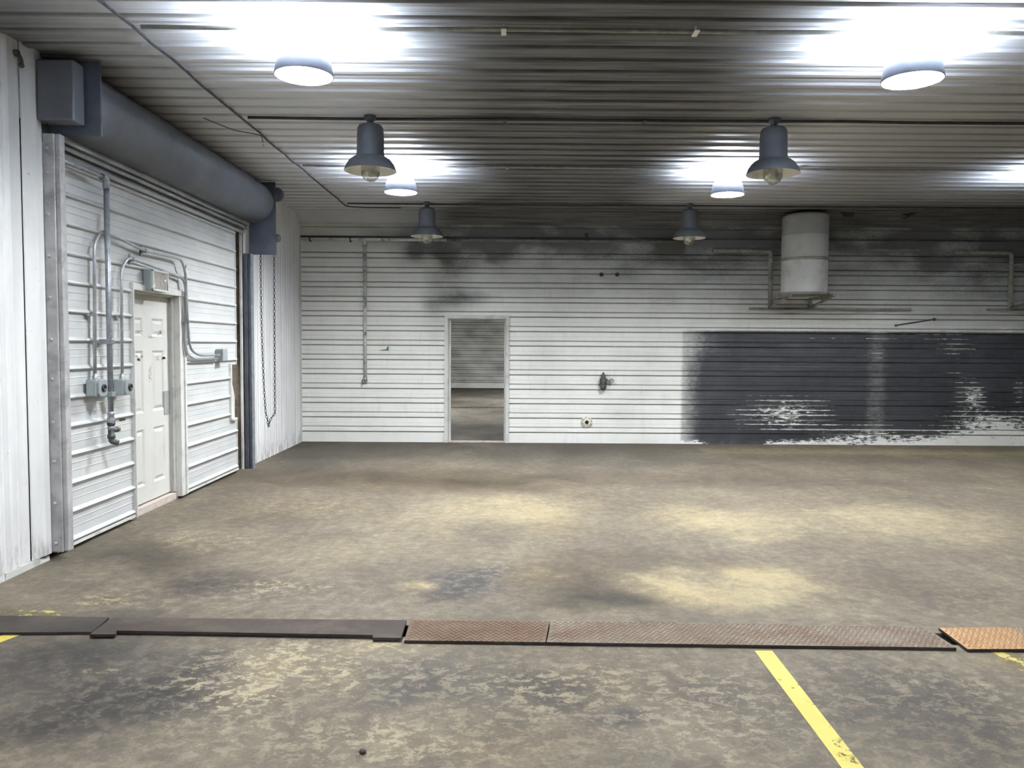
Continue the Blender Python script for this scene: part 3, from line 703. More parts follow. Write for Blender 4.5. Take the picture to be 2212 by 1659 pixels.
# hand chain
cA = on(563, 556, 1, 9.66); cB = on(592, 556, 1, 9.66); cZ = on(580, 922, 1, 9.66)
path = []
N = 60
for k in range(9): path.append(Vector((cA.x + .005 * k, 9.66, 3.30 - .08 * k + .0)) if False else Vector((cA.x, 9.66, 3.30 - (3.30 - 2.66) * k / 9)))
for k in range(N + 1): path.append(Vector((cA.x, 9.66, 2.66 + (cZ.z + .16 - 2.66) * k / N)) + Vector((.045 * (k / N) ** 3, 0, 0)))
path += [Vector((cA.x + .045 + (cZ.x - cA.x - .045) * u ** .8, 9.66, cZ.z + .16 * (1 - u ** 1.4))) for u in (.33, .66, 1)]
path += [Vector((cB.x - .008 + (cZ.x - cB.x) * u ** .8, 9.66, cZ.z + .16 * (1 - u ** 1.4))) for u in (.66, .33)]
for k in range(N + 1): path.append(Vector((cB.x - .008 + .008 * k / N, 9.66, cZ.z + .16 + (2.66 - cZ.z - .16) * k / N)))
for k in range(1, 10): path.append(Vector((cB.x, 9.66, 2.66 + .64 * k / 9)))
rw = (cB.x - cA.x) / 2; cxw = (cA.x + cB.x) / 2
for k in range(1, 13): path.append(Vector((cxw + rw * math.cos(PI * k / 12), 9.66, 3.30 + rw * math.sin(PI * k / 12))))
MB().lathe([(1e-4, -.115), (.03, -.11), (.03, -.02), (rw + .006, -.018), (rw - .008, -.006), (rw - .008, .006), (rw + .006, .018), (1e-4, .02)], (cxw, 9.66, 3.30), 'Y', 28).build('chain_wheel', M['dark_steel'], t)
def walk(path, step):
    out = [path[0]]; acc_ = 0
    for a, b in zip(path, path[1:]):
        d = (b - a).length; u = step - acc_
        while u <= d: out.append(a + (b - a) * (u / d)); u += step
        acc_ = d - (u - step)
    return out
pts = walk(path, .038); mb = MB()
for k, (a, b) in enumerate(zip(pts, pts[1:])):
    d = (b - a).normalized(); s_ = Vector((0, 1, 0)) if k % 2 else d.cross(Vector((0, 1, 0))).normalized()
    c = (a + b) / 2; ring = []
    for q in range(10):
        an = 2 * PI * q / 10; ring.append(c + d * (.024 * math.cos(an)) + s_ * (.0115 * math.sin(an)))
    v = []; f = []
    for q, p in enumerate(ring):
        o_ = (p - c).normalized(); nn = d.cross(s_)
        for w_ in range(4):
            aa = PI / 2 * w_; v.append(p + o_ * (.0042 * math.cos(aa)) + nn * (.0042 * math.sin(aa)))
    for q in range(10):
        for w_ in range(4): f.append((q * 4 + w_, ((q + 1) % 10) * 4 + w_, ((q + 1) % 10) * 4 + (w_ + 1) % 4, q * 4 + (w_ + 1) % 4))
    mb.add(v, f, True)
tag(mb.build('hand_chain', M['chain']), 'dark hand chain hanging in a long loop under the far end of the rolling door', 'chain')

# ------------------------------------------------------------------ conduits, switch boxes, air pipe on the infill wall
def lp(pts, off): return [L(px, py, off) for px, py in pts]
def strap(mb, p, r, d='z'):
    s_ = .02
    if d == 'z': mb.box((XL + .02, p.y - r * 1.25, p.z - s_ / 2), (p.x + r * 1.25, p.y + r * 1.25, p.z + s_ / 2)); mb.box((XL + .02, p.y - r * 3.2, p.z - s_ / 2), (XL + .034, p.y + r * 3.2, p.z + s_ / 2))
    else: mb.box((XL + .02, p.y - s_ / 2, p.z - r * 1.25), (p.x + r * 1.25, p.y + s_ / 2, p.z + r * 1.25)); mb.box((XL + .02, p.y - s_ / 2, p.z - r * 3.2), (XL + .034, p.y + s_ / 2, p.z + r * 3.2))
OF = .065
c1 = lp([(205, 826), (204, 520), (222, 497), (310, 541), (392, 560), (401, 590), (405, 690), (410, 755), (430, 768), (474, 767)], OF)
t = thing('electrical_conduit', 'long grey conduit arching from the near switch box high over the door', 'conduit', c1[0], 'grey conduits on the infill wall')
MB().tube(c1, .013, 12, .13).build('pipe', M['conduit'], t)
for px, py, d in ((204.5, 680, 'z'), (313, 542, 'y'), (405, 695, 'z')):
    m_ = MB(); strap(m_, L(px, py, OF), .014, d); m_.build('strap', M['galv'], t)
c2 = lp([(264, 824), (262, 580), (276, 556), (330, 575), (398, 603), (403, 640), (401, 735), (403, 765), (420, 776), (470, 774)], OF - .016)
t = thing('electrical_conduit', 'grey conduit from the switch box beside the door, passing just above the exit light', 'conduit', c2[0], 'grey conduits on the infill wall')
MB().tube(c2, .012, 12, .12).build('pipe', M['conduit'], t)
for px, py, d in ((262.5, 684, 'z'), (286, 560, 'y'), (402, 690, 'z')):
    m_ = MB(); strap(m_, L(px, py, OF - .016), .014, d); m_.build('strap', M['galv'], t)
# thin flex behind the conduits
tag(MB().tube(lp([(402, 572), (398, 600), (404, 690), (404, 727), (409, 737), (405, 745)], .03), .004, 6, .05).build('loose_wire', M['cable']),
    'thin loose wire dangling between the conduits beside the door frame', 'wire')

def switch_box(c, label):
    t = thing('switch_box', label, 'switch box', c, 'grey push button boxes')
    x0 = XL + .025
    bevel(MB().box((x0, c.y - .065, c.z - .066), (x0 + .085, c.y + .065, c.z + .066)).build('body', M['grey_box'], t), .012, 3)
    w, h, k = .062, .064, .020
    poly = [(-w + k, -h), (w - k, -h), (w, -h + k), (w, h - k), (w - k, h), (-w + k, h), (-w, h - k), (-w, -h + k)]
    cov = bevel(MB().prism([(c.y + a, c.z + b) for a, b in poly], 0, x0 + .085, x0 + .105).build('cover', M['grey_box'], t), .004)
    MB().lathe([(.030, 0), (.030, .010), (.020, .014), (.020, .010), (1e-4, .010)], (x0 + .105, c.y, c.z), 'X', 20).build('button', M['black'], cov)
    MB().lathe([(.019, 0), (.019, .03), (.014, .034), (.014, .05)], (XL + OF, c.y, c.z + .064), 'Z', 14).build('conduit_hub', M['galv'], t)
    return t
p1 = L(207, 838, .07); p2 = L(265, 836, .07)
switch_box(Vector((XL, p1.y, p1.z)), 'grey push button box left of the galvanised air pipe')
switch_box(Vector((XL, p2.y, p2.z)), 'grey push button box between the air pipe and the white man door')
p = L(477, 766, .04)
t = thing('junction_box', 'small grey junction box at the end of both conduits above the torn siding gap', 'junction box', (XL, p.y, p.z))
bevel(MB().box((XL + .01, p.y - .07, p.z - .062), (XL + .085, p.y + .07, p.z + .062)).build('body', M['grey_box'], t), .005)
MB().box((XL + .085, p.y - .072, p.z - .064), (XL + .090, p.y + .072, p.z + .064)).build('cover', M['grey_box'], t)

AO = .10
top = L(232, 388, AO); bot = L(237, 897, AO); yP = (top.y + bot.y) / 2
t = thing('air_pipe', 'galvanised air pipe dropping down the infill wall to brass valves', 'pipe', (XL, yP, .8))
A = L(141, 372, AO)
pz = lambda py: L(235, py, AO).z
MB().tube([Vector((XL + AO, 5.47, top.z + .005)), Vector((XL + AO, yP - .05, top.z + .005))], .016, 14).tube([Vector((XL + AO, yP, top.z - .05)), Vector((XL + AO, yP, pz(905)))], .021, 16).build('pipe_run', M['galv'], t)
MB().tube([Vector((XL + AO, yP - .07, top.z + .005)), Vector((XL + AO, yP, top.z + .005)), Vector((XL + AO, yP, top.z - .075))], .026, 16, .04).build('elbow', M['galv'], t)
for py in (738, 852):
    m_ = MB(); z = pz(py); m_.box((XL + .01, yP - .085, z - .012), (XL + .04, yP + .085, z + .012)); m_.box((XL + .03, yP - .03, z - .02), (XL + AO + .028, yP + .03, z + .02))
    bevel(m_.build('pipe_clamp', M['galv'], t), .004)
zv = pz(910)
v = MB().lathe([(.018, -.075), (.026, -.07), (.026, -.045), (.021, -.04), (.030, -.02), (.030, .02), (.021, .04), (.026, .045), (.026, .07), (.018, .075)], (XL + AO, yP, zv), 'Z', 16).build('ball_valve', M['galv'], t)
MB().box((XL + AO + .03, yP - .012, zv - .004), (XL + AO + .045, yP + .06, zv + .004)).build('lever', M['galv'], v)
bevel(MB().box((XL + AO + .026, yP + .055, zv - .009), (XL + AO + .049, yP + .135, zv + .009)).build('grip', M['black'], v), .003)
zt = pz(930)
MB().lathe([(.020, -.07), (.030, -.065), (.030, -.04), (.024, -.035), (.024, .035), (.030, .04), (.030, .06), (.018, .065)], (XL + AO, yP, zt), 'Z', 16).cyl((XL + AO, yP, zt), (XL + AO + .02, yP + .055, zt), .022, 16).build('tee', M['iron'], t)
MB().lathe([(.017, 0), (.023, 0), (.023, .025), (.017, .025), (.012, .012), (1e-4, .012)], (XL + AO + .02, yP + .045, zt), 'Y', 16).build('port', M['brass'], t)
zb = pz(955)
MB().cyl((XL + AO, yP, zt - .06), (XL + AO, yP, zb + .02), .016, 14).tube([(XL + AO, yP, zb + .03), (XL + AO, yP, zb), (XL + AO + .05, yP + .01, zb - .012)], .022, 14, .02).build('drain_elbow', M['iron'], t)

# ------------------------------------------------------------------ things on the back wall
yw = YB - .055
t = thing('water_pipe', 'chipped white water pipe along the back wall with a drop to a tap', 'pipe', (-2.27, yw, .94))
MB().tube([(XL + .02, yw, 3.158), (-1.0, yw, 3.156)], .024, 12).build('horizontal_run', M['pipe_paint'], t)
MB().tube([(-1.0, yw, 3.156), (2.9, yw, 3.152)], .023, 12).build('sooty_run', M['pipe_soot'], t)['label'] = 'sooty length of pipe'
MB().tube([(-2.27, yw, 3.15), (-2.268, yw, 1.0)], .027, 14).build('drop', M['pipe_paint'], t)
MB().lathe([(.033, -.05), (.038, -.045), (.038, .05), (.033, .055)], (-2.27, yw, 3.12), 'Z', 14).build('tee', M['pipe_paint'], t)
tp = MB().cyl((-2.268, yw, 1.02), (-2.268, yw, .955), .033, 14).tube([(-2.268, yw, .99), (-2.29, yw - .05, .975), (-2.30, yw - .06, .93)], .017, 10, .03).build('tap', M['galv'], t)
MB().lathe([(1e-4, 0), (.03, .002), (.034, .008), (.03, .016), (1e-4, .018)], (-2.315, yw - .035, .955), 'X', 12).build('tap_handle', M['iron'], tp)
for px, py in ((670, 519), (757, 519)):
    p = B(px, py, .05); MB().box((p.x - .008, yw - .03, 3.12), (p.x + .008, YB, 3.19)).build('pipe_clip', M['soot_metal'], t)

# two round holes
for px, lab in ((1299, 'round black hole through the ribbed back wall, the one nearer the doorway'), (1333, 'round black hole through the ribbed back wall, the one farther from the doorway')):
    p = B(px, 593)
    t = thing('cable_grommet', lab, 'grommet', (p.x, YB, p.z), 'pair of holes in the back wall')
    MB().lathe([(.022, -.022), (.030, -.026), (.033, -.018), (.033, .0)], (p.x, YB, p.z), 'Y', 18).build('rim', M['soot_metal'], t)
    MB().lathe([(1e-4, -.012), (.024, -.012), (.024, .0)], (p.x, YB, p.z), 'Y', 18).build('hole', M['hole'], t)

# regulator with gauge
p = B(1303, 825, .06); rx, rz = p.x, p.z
t = thing('air_regulator', 'black iron regulator with a small round gauge on the back wall', 'regulator', (rx, YB, rz))
MB().lathe([(.010, .15), (.016, .145), (.020, .12), (.030, .115), (.034, .08), (.046, .05), (.055, .045), (.055, -.03), (.048, -.05), (.052, -.055), (.048, -.10), (.034, -.125), (.012, -.135), (1e-4, -.14)][::-1], (rx, YB - .075, rz), 'Z', 18).build('body', M['iron'], t)
MB().cyl((rx, YB, rz), (rx, YB - .06, rz), .03, 14).build('wall_stub', M['iron'], t)
MB().cyl((rx + .04, YB - .075, rz + .02), (rx + .10, YB - .075, rz + .02), .010, 10).box((rx + .055, YB - .09, rz + .005), (rx + .075, YB - .06, rz + .05)).build('gauge_stem', M['brass'], t)
g = MB().lathe([(1e-4, .012), (.030, .010), (.034, 0), (.034, -.018), (.029, -.020), (.029, -.014)], (rx + .128, YB - .075, rz + .02), 'Y', 22).build('gauge', M['iron'], t)
MB().lathe([(1e-4, -.013), (.029, -.013)], (rx + .128, YB - .075, rz + .02), 'Y', 22).build('dial', M['push_plate'], g)
MB().tube([(rx - .05, YB - .06, rz - .02), (rx - .062, YB - .06, rz - .06)], .007, 8).build('side_lever', M['iron'], t)

# flange
p = B(1267, 912)
t = thing('pipe_flange', 'round cream pipe flange with bolt holes low on the back wall', 'flange', (p.x, YB, p.z))
MB().lathe([(.048, -.03), (.060, -.034), (.064, -.026), (.078, -.024), (.090, -.020), (.092, -.004), (.092, .004)], (p.x, YB, p.z), 'Y', 32).build('ring', M['flange'], t)
MB().lathe([(.030, -.038), (.044, -.040), (.050, -.034), (.050, -.0)], (p.x, YB, p.z), 'Y', 28).build('collar', M['flange'], t)
MB().lathe([(1e-4, -.014), (.032, -.014), (.032, -.036)], (p.x, YB, p.z), 'Y', 24).build('bore', M['hole'], t)
for k in range(8):
    a = 2 * PI * k / 8 + .2; q = (p.x + .076 * math.cos(a), YB - .0255, p.z + .076 * math.sin(a))
    MB().lathe([(1e-4, -.003), (.006, -.002), (.007, .002)], q, 'Y', 8).build('bolt_hole', M['hole'], t)

# torn sticker remains
p = B(829, 753); mb = MB()
mb.add([(p.x - .085, YB - .0215, p.z - .03), (p.x + .08, YB - .0215, p.z - .03), (p.x + .08, YB - .0215, p.z + .035), (p.x + .055, YB - .0215, p.z + .03), (p.x + .05, YB - .0215, p.z - .005),
        (p.x + .02, YB - .0215, p.z - .012), (p.x - .01, YB - .0215, p.z - .015), (p.x - .04, YB - .0215, p.z - .022)], [(0, 1, 2, 3, 4, 5, 6, 7)])
tag(mb.build('torn_sticker', M['sticker']), 'torn dark green sticker remnant on the back wall right of the tap pipe', 'sticker')

# lever rod on the wall
a = B(1935, 703); e = on(2018, 690, 1, 11.35)
t = thing('lever_rod', 'black rod sticking out of the back wall above the black painted area', 'rod', a)
MB().tube([a + Vector((0, .01, 0)), e], .011, 10).build('rod', M['soot_metal'], t)
MB().ball(e, .024, 12).build('knob', M['soot_metal'], t)
MB().lathe([(1e-4, -.012), (.016, -.012), (.018, 0)], (a.x, YB, a.z), 'Y', 14).build('wall_plate', M['soot_metal'], t)

# bracket rails fixed along the wall
def rail(x0, x1, z, label, h=.035):
    mb = MB().prism([(YB - .005, z), (YB - .075, z), (YB - .075, z + .008), (YB - .014, z + .008), (YB - .014, z + h), (YB - .005, z + h)], 0, x0, x1)
    return tag(mb.build('wall_rail', M['bracket']), label, 'rail', 'angle iron rails on the back wall')
rail(3.718, 6.261, 2.115, 'long angle iron rail on the back wall under the white tank')
rail(7.435, 10.4, 2.125, 'short angle iron rail on the back wall under the second bracket')
rail(4.95, 6.35, 3.035, 'angle iron rail high on the back wall right of the white tank')

# white tanks on brackets
def tank_set(dx, lab_t, lab_b):
    cx, cy = on(1738, 560, 1, 11.5).x + dx, 11.5; R = .328
    z0 = on(1738, 633, 1, 11.5 - R).z + .02; zs_ = on(1738, 556, 1, 11.5 - R).z; zm = on(1738, 504, 1, 11.5 - R).z; zT = 3.485
    t = thing('tank', lab_t, 'tank', (cx, cy, z0), 'white cylindrical tanks on wall brackets')
    MB().lathe([(1e-4, z0), (R - .01, z0), (R, z0 + .012), (R, zs_)], (cx, cy, 0), 'Z', 56).build('lower_shell', M['tank_low'], t)
    MB().lathe([(R, zs_), (R, zm), (R + .004, zm + .004), (R, zm + .010), (R, zT - .05), (R - .015, zT - .02), (R - .05, zT), (1e-4, zT)], (cx, cy, 0), 'Z', 56).build('upper_shell', M['tank'], t)
    MB().lathe([(R + .002, zs_ - .022), (R + .010, zs_ - .018), (R + .010, zs_ + .018), (R + .002, zs_ + .022)], (cx, cy, 0), 'Z', 56).build('strap', M['bracket'], t)
    # bracket
    px_ = B(1665, 600, .06).x + dx; q_ = B(1752, 650, .06).x + dx; yb = YB - .05
    b = thing('tank_bracket', lab_b, 'bracket', (px_, yb, 2.13), 'angle iron brackets of the tanks')
    zbp = z0 - .03
    MB().lathe([(1e-4, zbp), (R + .03, zbp), (R + .035, zbp + .006), (R + .035, z0 - .002), (1e-4, z0 - .002)], (cx, cy, 0), 'Z', 48).build('round_shelf', M['bracket'], b)
    MB().tube([(px_ - .9, yb, 3.02), (px_, yb, 3.02), (px_, yb, 2.14)], .032, 12, .07).build('post', M['bracket'], b)
    MB().box((q_ - .02, yb - .02, 2.14), (q_ + .02, yb + .03, z0 - .03)).build('rear_leg', M['bracket'], b)
    for x in (px_, q_):
        MB().box((x - .022, cy - .30, zbp - .04), (x + .022, yb + .03, zbp)).build('arm', M['bracket'], b)
        MB().tube([(x, yb - .01, 2.155), (x + .01, cy - .16, zbp - .035)], .022, 4).build('brace', M['bracket'], b)
    MB().tube([(px_, yb - .02, zs_), (cx - R * .75, cy - R * .68, zs_)], .016, 8).build('strap_arm', M['bracket'], b)
tank_set(0.0, 'white cylindrical tank fixed high on the back wall right of the bell lamps', 'angle iron bracket holding the whole white tank')
tank_set(3.74, 'white tank cut off by the edge of the photo past the lever rod', 'angle iron bracket at the edge of the photo past the lever rod')

# ------------------------------------------------------------------ ceiling: conduits, cable, hooks
def ceil_run(y, x0, x1, z, r, mat, label, clips, cm):
    t = thing('ceiling_conduit', label, 'conduit', (x0, y, z), 'conduits across the ceiling')
    n = 14; pts = [(x0 + (x1 - x0) * k / n, y + .006 * math.sin(k * 1.7), z - .006 * abs(math.sin(k * .9))) for k in range(n + 1)]
    MB().tube(pts, r, 10).build('pipe', mat, t)
    for x in clips:
        MB().box((x - .016, y - .05, z - r - .006), (x + .016, y + .05, z - r)).box((x - .006, y - .008, z), (x + .006, y + .008, ZC + .02)).build('clip', cm, t)
ceil_run(4.90, -2.3, 8.0, ZC - .030, .013, M['ceil_pipe'], 'thin grey conduit crossing the ceiling in front, between the two nearest lit lamps', (-.055, 1.136), M['lamp_cream'])
ceil_run(6.85, -2.3, 8.0, ZC - .020, .014, M['soot_metal'], 'black conduit crossing the ceiling between the two nearer unlit bell lamps', (-.065, 1.153), M['soot_metal'])
ceil_run(8.62, -2.3, 8.0, ZC - .030, .012, M['ceil_pipe'], 'thin grey conduit crossing the ceiling between the two farther lit lamps', (-.05, 3.0), M['ceil_pipe'])
ceil_run(10.95, -2.3, 8.0, ZC - .020, .013, M['soot_metal'], 'black conduit crossing the ceiling between the two unlit bell lamps near the back wall', (.05, 1.3), M['soot_metal'])
pts = []
for k in range(46):
    y = -1 + 12.1 * k / 45; pts.append((-2.36 + .006 * math.sin(k * 2.1) + .005 * math.sin(k * 5.3), y, ZC - .022 - .008 * abs(math.sin(k * 1.3))))
pts += [(-2.30, 11.25, ZC - .02), (-2.1, 11.30, ZC - .02), (-1.6, 11.3, ZC - .02)]
tag(MB().tube(pts, .009, 8).build('ceiling_cable', M['cable']), 'dusty cable strung along the ceiling from front to back above the rolling door', 'cable')
a, c, e = on(440, 255, 2, ZC - .02), on(565, 292, 2, ZC - .03), on(578, 356, 0, -2.9)
tag(MB().tube([a, (a + c) / 2 + Vector((0, 0, -.03)), c, (c + e) / 2 + Vector((0, 0, -.02)), e], .004, 6, .08).build('sagging_wire', M['cable']), 'thin wire sagging from the ceiling to the far bracket of the rolling door', 'wire')

a = on(1958, 466, 1, 11.45); e = on(2000, 450, 1, 11.45)
t = thing('ceiling_hanger', 'dark short arm with a knob hanging under the ceiling above the lever rod', 'arm', e)
MB().tube([a, e], .022, 8).build('arm_bar', M['soot_metal'], t); MB().ball(a + Vector((-.02, 0, -.005)), .055, 12, .7).build('knob', M['soot_metal'], t)
MB().cyl((e.x, e.y, e.z - .02), (e.x, e.y, ZC + .02), .03, 10).build('mount', M['soot_metal'], t)
p = on(1829, 455, 1, 11.5)
tag(bevel(MB().prism([(p.x - .10, ZC + .01), (p.x + .10, ZC + .01), (p.x + .09, ZC - .075), (p.x - .03, ZC - .075)], 1, 11.47, 11.53).build('ceiling_gusset', M['soot_metal']), .004), 'small dark steel gusset under the ceiling right of the white tank', 'gusset')
p = B(1267, 514, .06)
t = thing('pipe_valve', 'small black valve on the dark strip above the middle of the back wall', 'valve', (p.x, YB, 3.2))
MB().cyl((p.x, YB, p.z), (p.x, YB - .07, p.z), .02, 12).cyl((p.x, YB - .06, p.z - .05), (p.x, YB - .06, p.z + .05), .022, 12).build('valve_body', M['soot_metal'], t)
MB().box((p.x - .035, YB - .075, p.z + .055), (p.x + .035, YB - .045, p.z + .068)).cyl((p.x, YB - .06, p.z + .04), (p.x, YB - .06, p.z + .06), .008, 8).build('valve_handle', M['soot_metal'], t)
p = L(42, 128, .03)
t = thing('wall_hook', 'small dark hook near the top of the left wall beside the motor cover', 'hook', (XL, p.y, p.z))
MB().lathe([(1e-4, .03), (.02, .026), (.022, 0)], (XL, p.y, p.z + .04), 'X', 12).tube([(XL + .02, p.y, p.z + .04), (XL + .04, p.y + .005, p.z), (XL + .038, p.y + .01, p.z - .03)], .012, 8, .03).ball((XL + .036, p.y + .01, p.z - .035), .018, 10).build('hook_body', M['soot_metal'], t)

# ------------------------------------------------------------------ lamps
XA, XB_ = -1.22, 2.40
def bell_lamp(x, y, label):
    z = 3.055
    t = thing('bell_lamp', label, 'pendant lamp', (x, y, ZC), 'unlit bell pendant lamps')
    cx = (x, y, z)
    MB().lathe([(1e-4, .474), (.055, .474), (.055, .44), (.030, .43), (.028, .385), (1e-4, .38)], cx, 'Z', 20).build('canopy', M['lamp_dark'], t)
    MB().lathe([(1e-4, .405), (.06, .402), (.098, .388), (.112, .365), (.116, .30), (.119, .16), (.126, .118), (.128, .108), (1e-4, .106)], cx, 'Z', 36).build('housing', M['lamp_dark'], t)
    sh = MB().lathe([(.124, .122), (.150, .112), (.185, .085), (.212, .045), (.226, .006), (.229, .0), (.226, -.002)], cx, 'Z', 44).build('shade', M['lamp_dark'], t)
    MB().lathe([(.226, -.001), (.221, .006), (.206, .043), (.180, .080), (.146, .104), (.08, .106)], cx, 'Z', 44).build('reflector', M['lamp_cream'], sh)
    gl = MB().lathe([(.082, .10), (.084, .02), (.083, -.01), (.076, -.042), (.060, -.070), (.036, -.088), (1e-4, -.094)], cx, 'Z', 32).build('globe', M['glass'], t)
    MB().lathe([(.020, .10), (.022, .06), (.040, .03), (.046, .0), (.040, -.028), (.022, -.046), (1e-4, -.05)], cx, 'Z', 20).build('bulb', M['lamp_cream'], gl)
    return t
b0 = bell_lamp(0, 0, 'x')
spots = [(-1.235, 6.85, 'unlit bell pendant lamp close beside the farther lit lamp on the rolling door side'),
         (2.285, 6.85, 'large unlit bell pendant lamp hanging in front of the white tank'),
         (-1.185, 10.95, 'unlit bell lamp near the back wall on the rolling door side'),
         (2.50, 10.95, 'unlit bell pendant lamp near the back wall above the black painted area')]
for k, (x, y, lab) in enumerate(spots):
    o = b0 if k == 0 else copy_tree(b0)
    o.location = (x, y, ZC); o['label'] = lab

def led_lamp(lens):
    t = thing('led_lamp', 'x', 'lamp', (0, 0, ZC), 'lit lamps under the ceiling')
    c = (0, 0, 3.30)
    MB().lathe([(1e-4, .235), (.05, .235), (.05, .215), (.014, .205), (.014, .05)], c, 'Z', 20).build('stem', M['lamp_dark'], t)
    sh = MB().lathe([(.176, -.088), (.180, -.091), (.182, -.086), (.164, .012), (.145, .046), (.137, .074), (.133, .074), (.131, .05)], c, 'Z', 48).build('shade', M['lamp_dark'], t)
    MB().lathe([(.1755, -.088), (.155, .0), (.148, .004)], c, 'Z', 48).build('reflector', M['lamp_cream'], sh)
    MB().lathe([(.130, .052), (.02, .058)], c, 'Z', 40).build('added_glow_ring', M['added_uplight'], t)  # added glowing ring that brightens the ceiling above the lamp
    MB().lathe([(.135, .004), (.130, -.014), (.105, -.034), (.06, -.044), (1e-4, -.046)], c, 'Z', 48).build('lens', lens, t)
    return t
l0 = led_lamp(M['led']); l1 = led_lamp(M['led_strong'])
for k, (x, y, lab) in enumerate([(-1.30, 4.92, 'brightly lit lamp at the upper edge of the photo nearest the rolling door'),
                                 (2.50, 4.92, 'brightly lit lamp at the upper edge of the photo, far from the rolling door'),
                                 (-1.22, 8.62, 'farther lit lamp hanging next to an unlit bell lamp on the rolling door side'),
                                 (2.38, 8.62, 'farther lit lamp hanging between the two bell lamps on the tank side'),
                                 (-1.3, .6, 'lit lamp hanging behind the photographer on the rolling door side'),
                                 (2.5, .6, 'lit lamp hanging behind the photographer on the tank side'),
                                 (6.05, 8.62, 'lit lamp hanging beyond the photo on the tank side')]):
    o = l0 if k == 0 else (l1 if k == 2 else copy_tree(l1 if k == 3 else l0))
    o.location = (x, y, ZC); o['label'] = lab

# ------------------------------------------------------------------ trench covers
def plate(name, pts, mat, z0, th, label, tread=False, group='steel trench cover plates'):
    """pts: outline on the floor, counter-clockwise"""
    mb = MB().prism(pts, 2, z0, z0 + th)
    if tread:
        x0 = min(p[0] for p in pts); x1 = max(p[0] for p in pts); y0 = min(p[1] for p in pts); y1 = max(p[1] for p in pts)
        from mathutils.geometry import intersect_point_tri_2d as ipt
        def inside(x, y):
            for i in range(1, len(pts) - 1):
                if ipt(Vector((x, y)), Vector(pts[0]), Vector(pts[i]), Vector(pts[i + 1])): return True
            return False
        s_ = .030; j = 0; y = y0 + .012
        while y < y1 - .008:
            i = 0; x = x0 + .012 + (s_ / 2 if j % 2 else 0)
            while x < x1 - .012:
                if inside(x - .012, y) and inside(x + .012, y):
                    a = math.radians(32 if (i + j) % 2 else -32); ca, sa = math.cos(a), math.sin(a)
                    q = [(-.013, 0), (0, -.0042), (.013, 0), (0, .0042)]; v = [(x + p * ca - r * sa, y + p * sa + r * ca, z0 + th) for p, r in q]
                    u = [(x + (p * ca - r * sa) * .55, y + (p * sa + r * ca) * .55, z0 + th + .0028) for p, r in q]
                    mb.add(v + u, [(k, (k + 1) % 4, (k + 1) % 4 + 4, k + 4) for k in range(4)] + [(4, 5, 6, 7)])
                x += s_; i += 1
            y += .021; j += 1
    o = mb.build(name, mat); o.data.materials.append(M['plate_edge'])
    for k in range(len(pts)): o.data.polygons[2 + k].material_index = 1
    return tag(o, label, 'metal plate', group)
def Q(z, *pts): return [tuple(FL(px, py, z).xy) for px, py in pts]
zt = .016
plate('cover_plate', [(XL + .04, 3.99)] + Q(zt, (198, 1365), (236, 1333)) + [(XL + .04, 4.27)], M['rust_dark'], .003, .013, 'dark plain steel trench cover under the left wall with a yellow stripe beside it')
plate('cover_plate', Q(.024, (252, 1362), (250, 1370), (194, 1370), (243, 1334), (560, 1337), (878, 1339), (866, 1378), (805, 1377), (806, 1371.5), (560, 1367)), M['rust_plain'], .008, .016, 'brown plain steel trench cover with tabs at both ends')
plate('cover_plate', Q(.018, (873, 1383), (1178, 1387), (1187, 1341), (887, 1339.5)), M['rust_tread'], .003, .015, 'rusty brown tread plate next to the plain cover with tabs', True)
plate('cover_plate', Q(.018, (1181, 1387), (2066, 1399), (1999, 1355.5), (1190, 1341)), M['grey_tread'], .003, .015, 'longest tread plate, greyish brown, in the middle of the trench line', True)
plate('cover_plate', Q(.018, (2090, 1402)) + [(3.9, 3.88), (3.9, 4.20)] + Q(.018, (2028, 1356)), M['orange'], .004, .014, 'bright orange rusted tread plate at the edge of the photo', True)
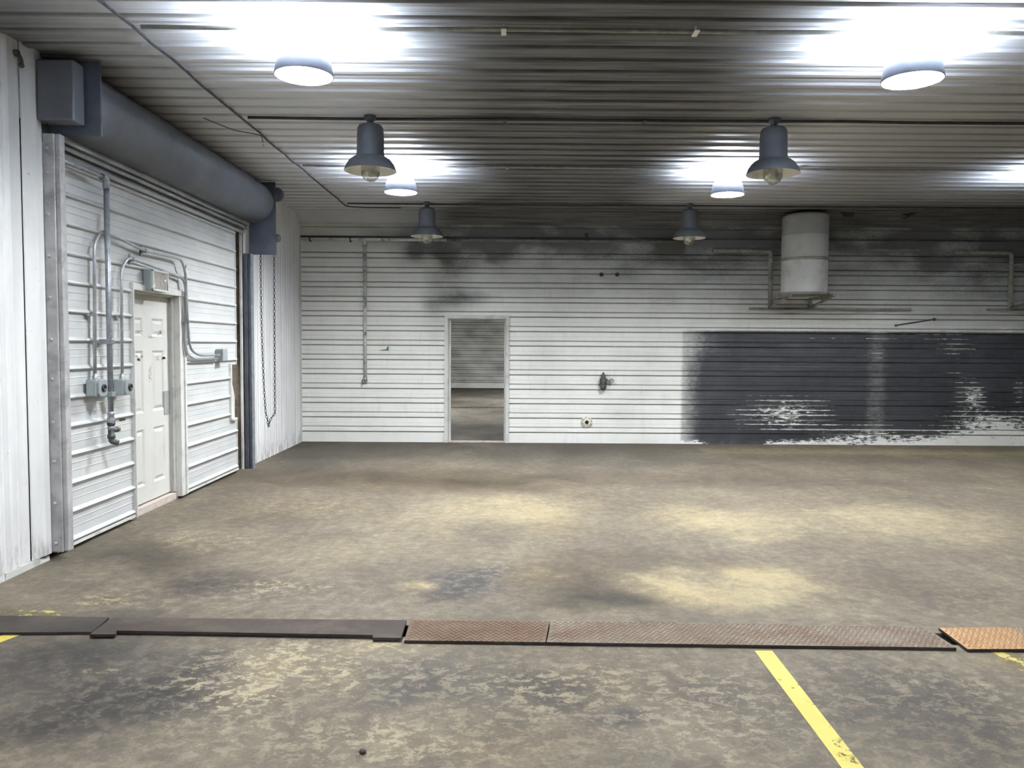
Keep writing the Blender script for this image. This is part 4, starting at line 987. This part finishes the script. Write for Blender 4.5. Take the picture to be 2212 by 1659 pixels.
plate('cover_plate', [(3.91, 3.885), (XR - .05, 3.885), (XR - .05, 4.205), (3.91, 4.205)], M['grey_tread'], .004, .014, 'tread plate continuing the trench line outside the photo')

# floor stripes
def stripe(pts, mat, label):
    mb = MB().prism(pts, 2, .0006, .0016)
    return tag(mb.build('floor_stripe', mat), label, 'floor marking', 'yellow stripes painted on the floor')
q = Q(0, (1630, 1406), (1668, 1406), (1866, 1659), (1818, 1659)); d0 = (Vector(q[3]) - Vector(q[0])); d1 = (Vector(q[2]) - Vector(q[1]))
stripe([tuple(Vector(q[0]) + d0 * 1.9), tuple(Vector(q[1]) + d1 * 1.9), q[1], q[0]], M['stripe'], 'long yellow stripe running from the tread plate to the lower edge of the photo')
stripe(Q(0, (2140, 1407), (2192, 1407), (2290, 1470), (2235, 1470)), M['stripe_worn'], 'faded yellow stripe stub in front of the orange plate')
stripe([(-3.2, 4.395), (-3.2, 4.29)] + Q(0, (150, 1331), (130, 1320)), M['stripe_worn'], 'faint yellow stripe behind the dark cover plate by the left wall')
stripe(Q(0, (-60, 1411), (62, 1365), (32, 1365), (-90, 1400)), M['stripe'], 'short yellow stripe in front of the dark plain cover plate')

# stone
p = FL(783, 1630); mb = MB(); mb.ball((p.x, p.y, .011), .013, 10, .9)
mb.v = [(p.x + (x - p.x) * (1 + .35 * math.sin(9 * i)), p.y + (y - p.y) * (1 + .3 * math.cos(7 * i)), z) for i, (x, y, z) in enumerate(mb.v)]
tag(mb.build('stone', M['stone']), 'small dark stone lying on the bare concrete in front of the covers', 'stone')

# ------------------------------------------------------------------ world and view
w = bpy.data.worlds.new('world'); sc.world = w; w.use_nodes = True
w.node_tree.nodes['Background'].inputs[0].default_value = (.0, .0, .0, 1); w.node_tree.nodes['Background'].inputs[1].default_value = 0
sc.view_settings.view_transform = 'Standard'; sc.view_settings.look = 'None'; sc.view_settings.gamma = 1.0; sc.view_settings.use_curve_mapping = False
sc.view_settings.exposure = 2.85
sc.cycles.use_denoising = True
sc.cycles.max_bounces = 8; sc.cycles.diffuse_bounces = 5; sc.cycles.sample_clamp_indirect = 6
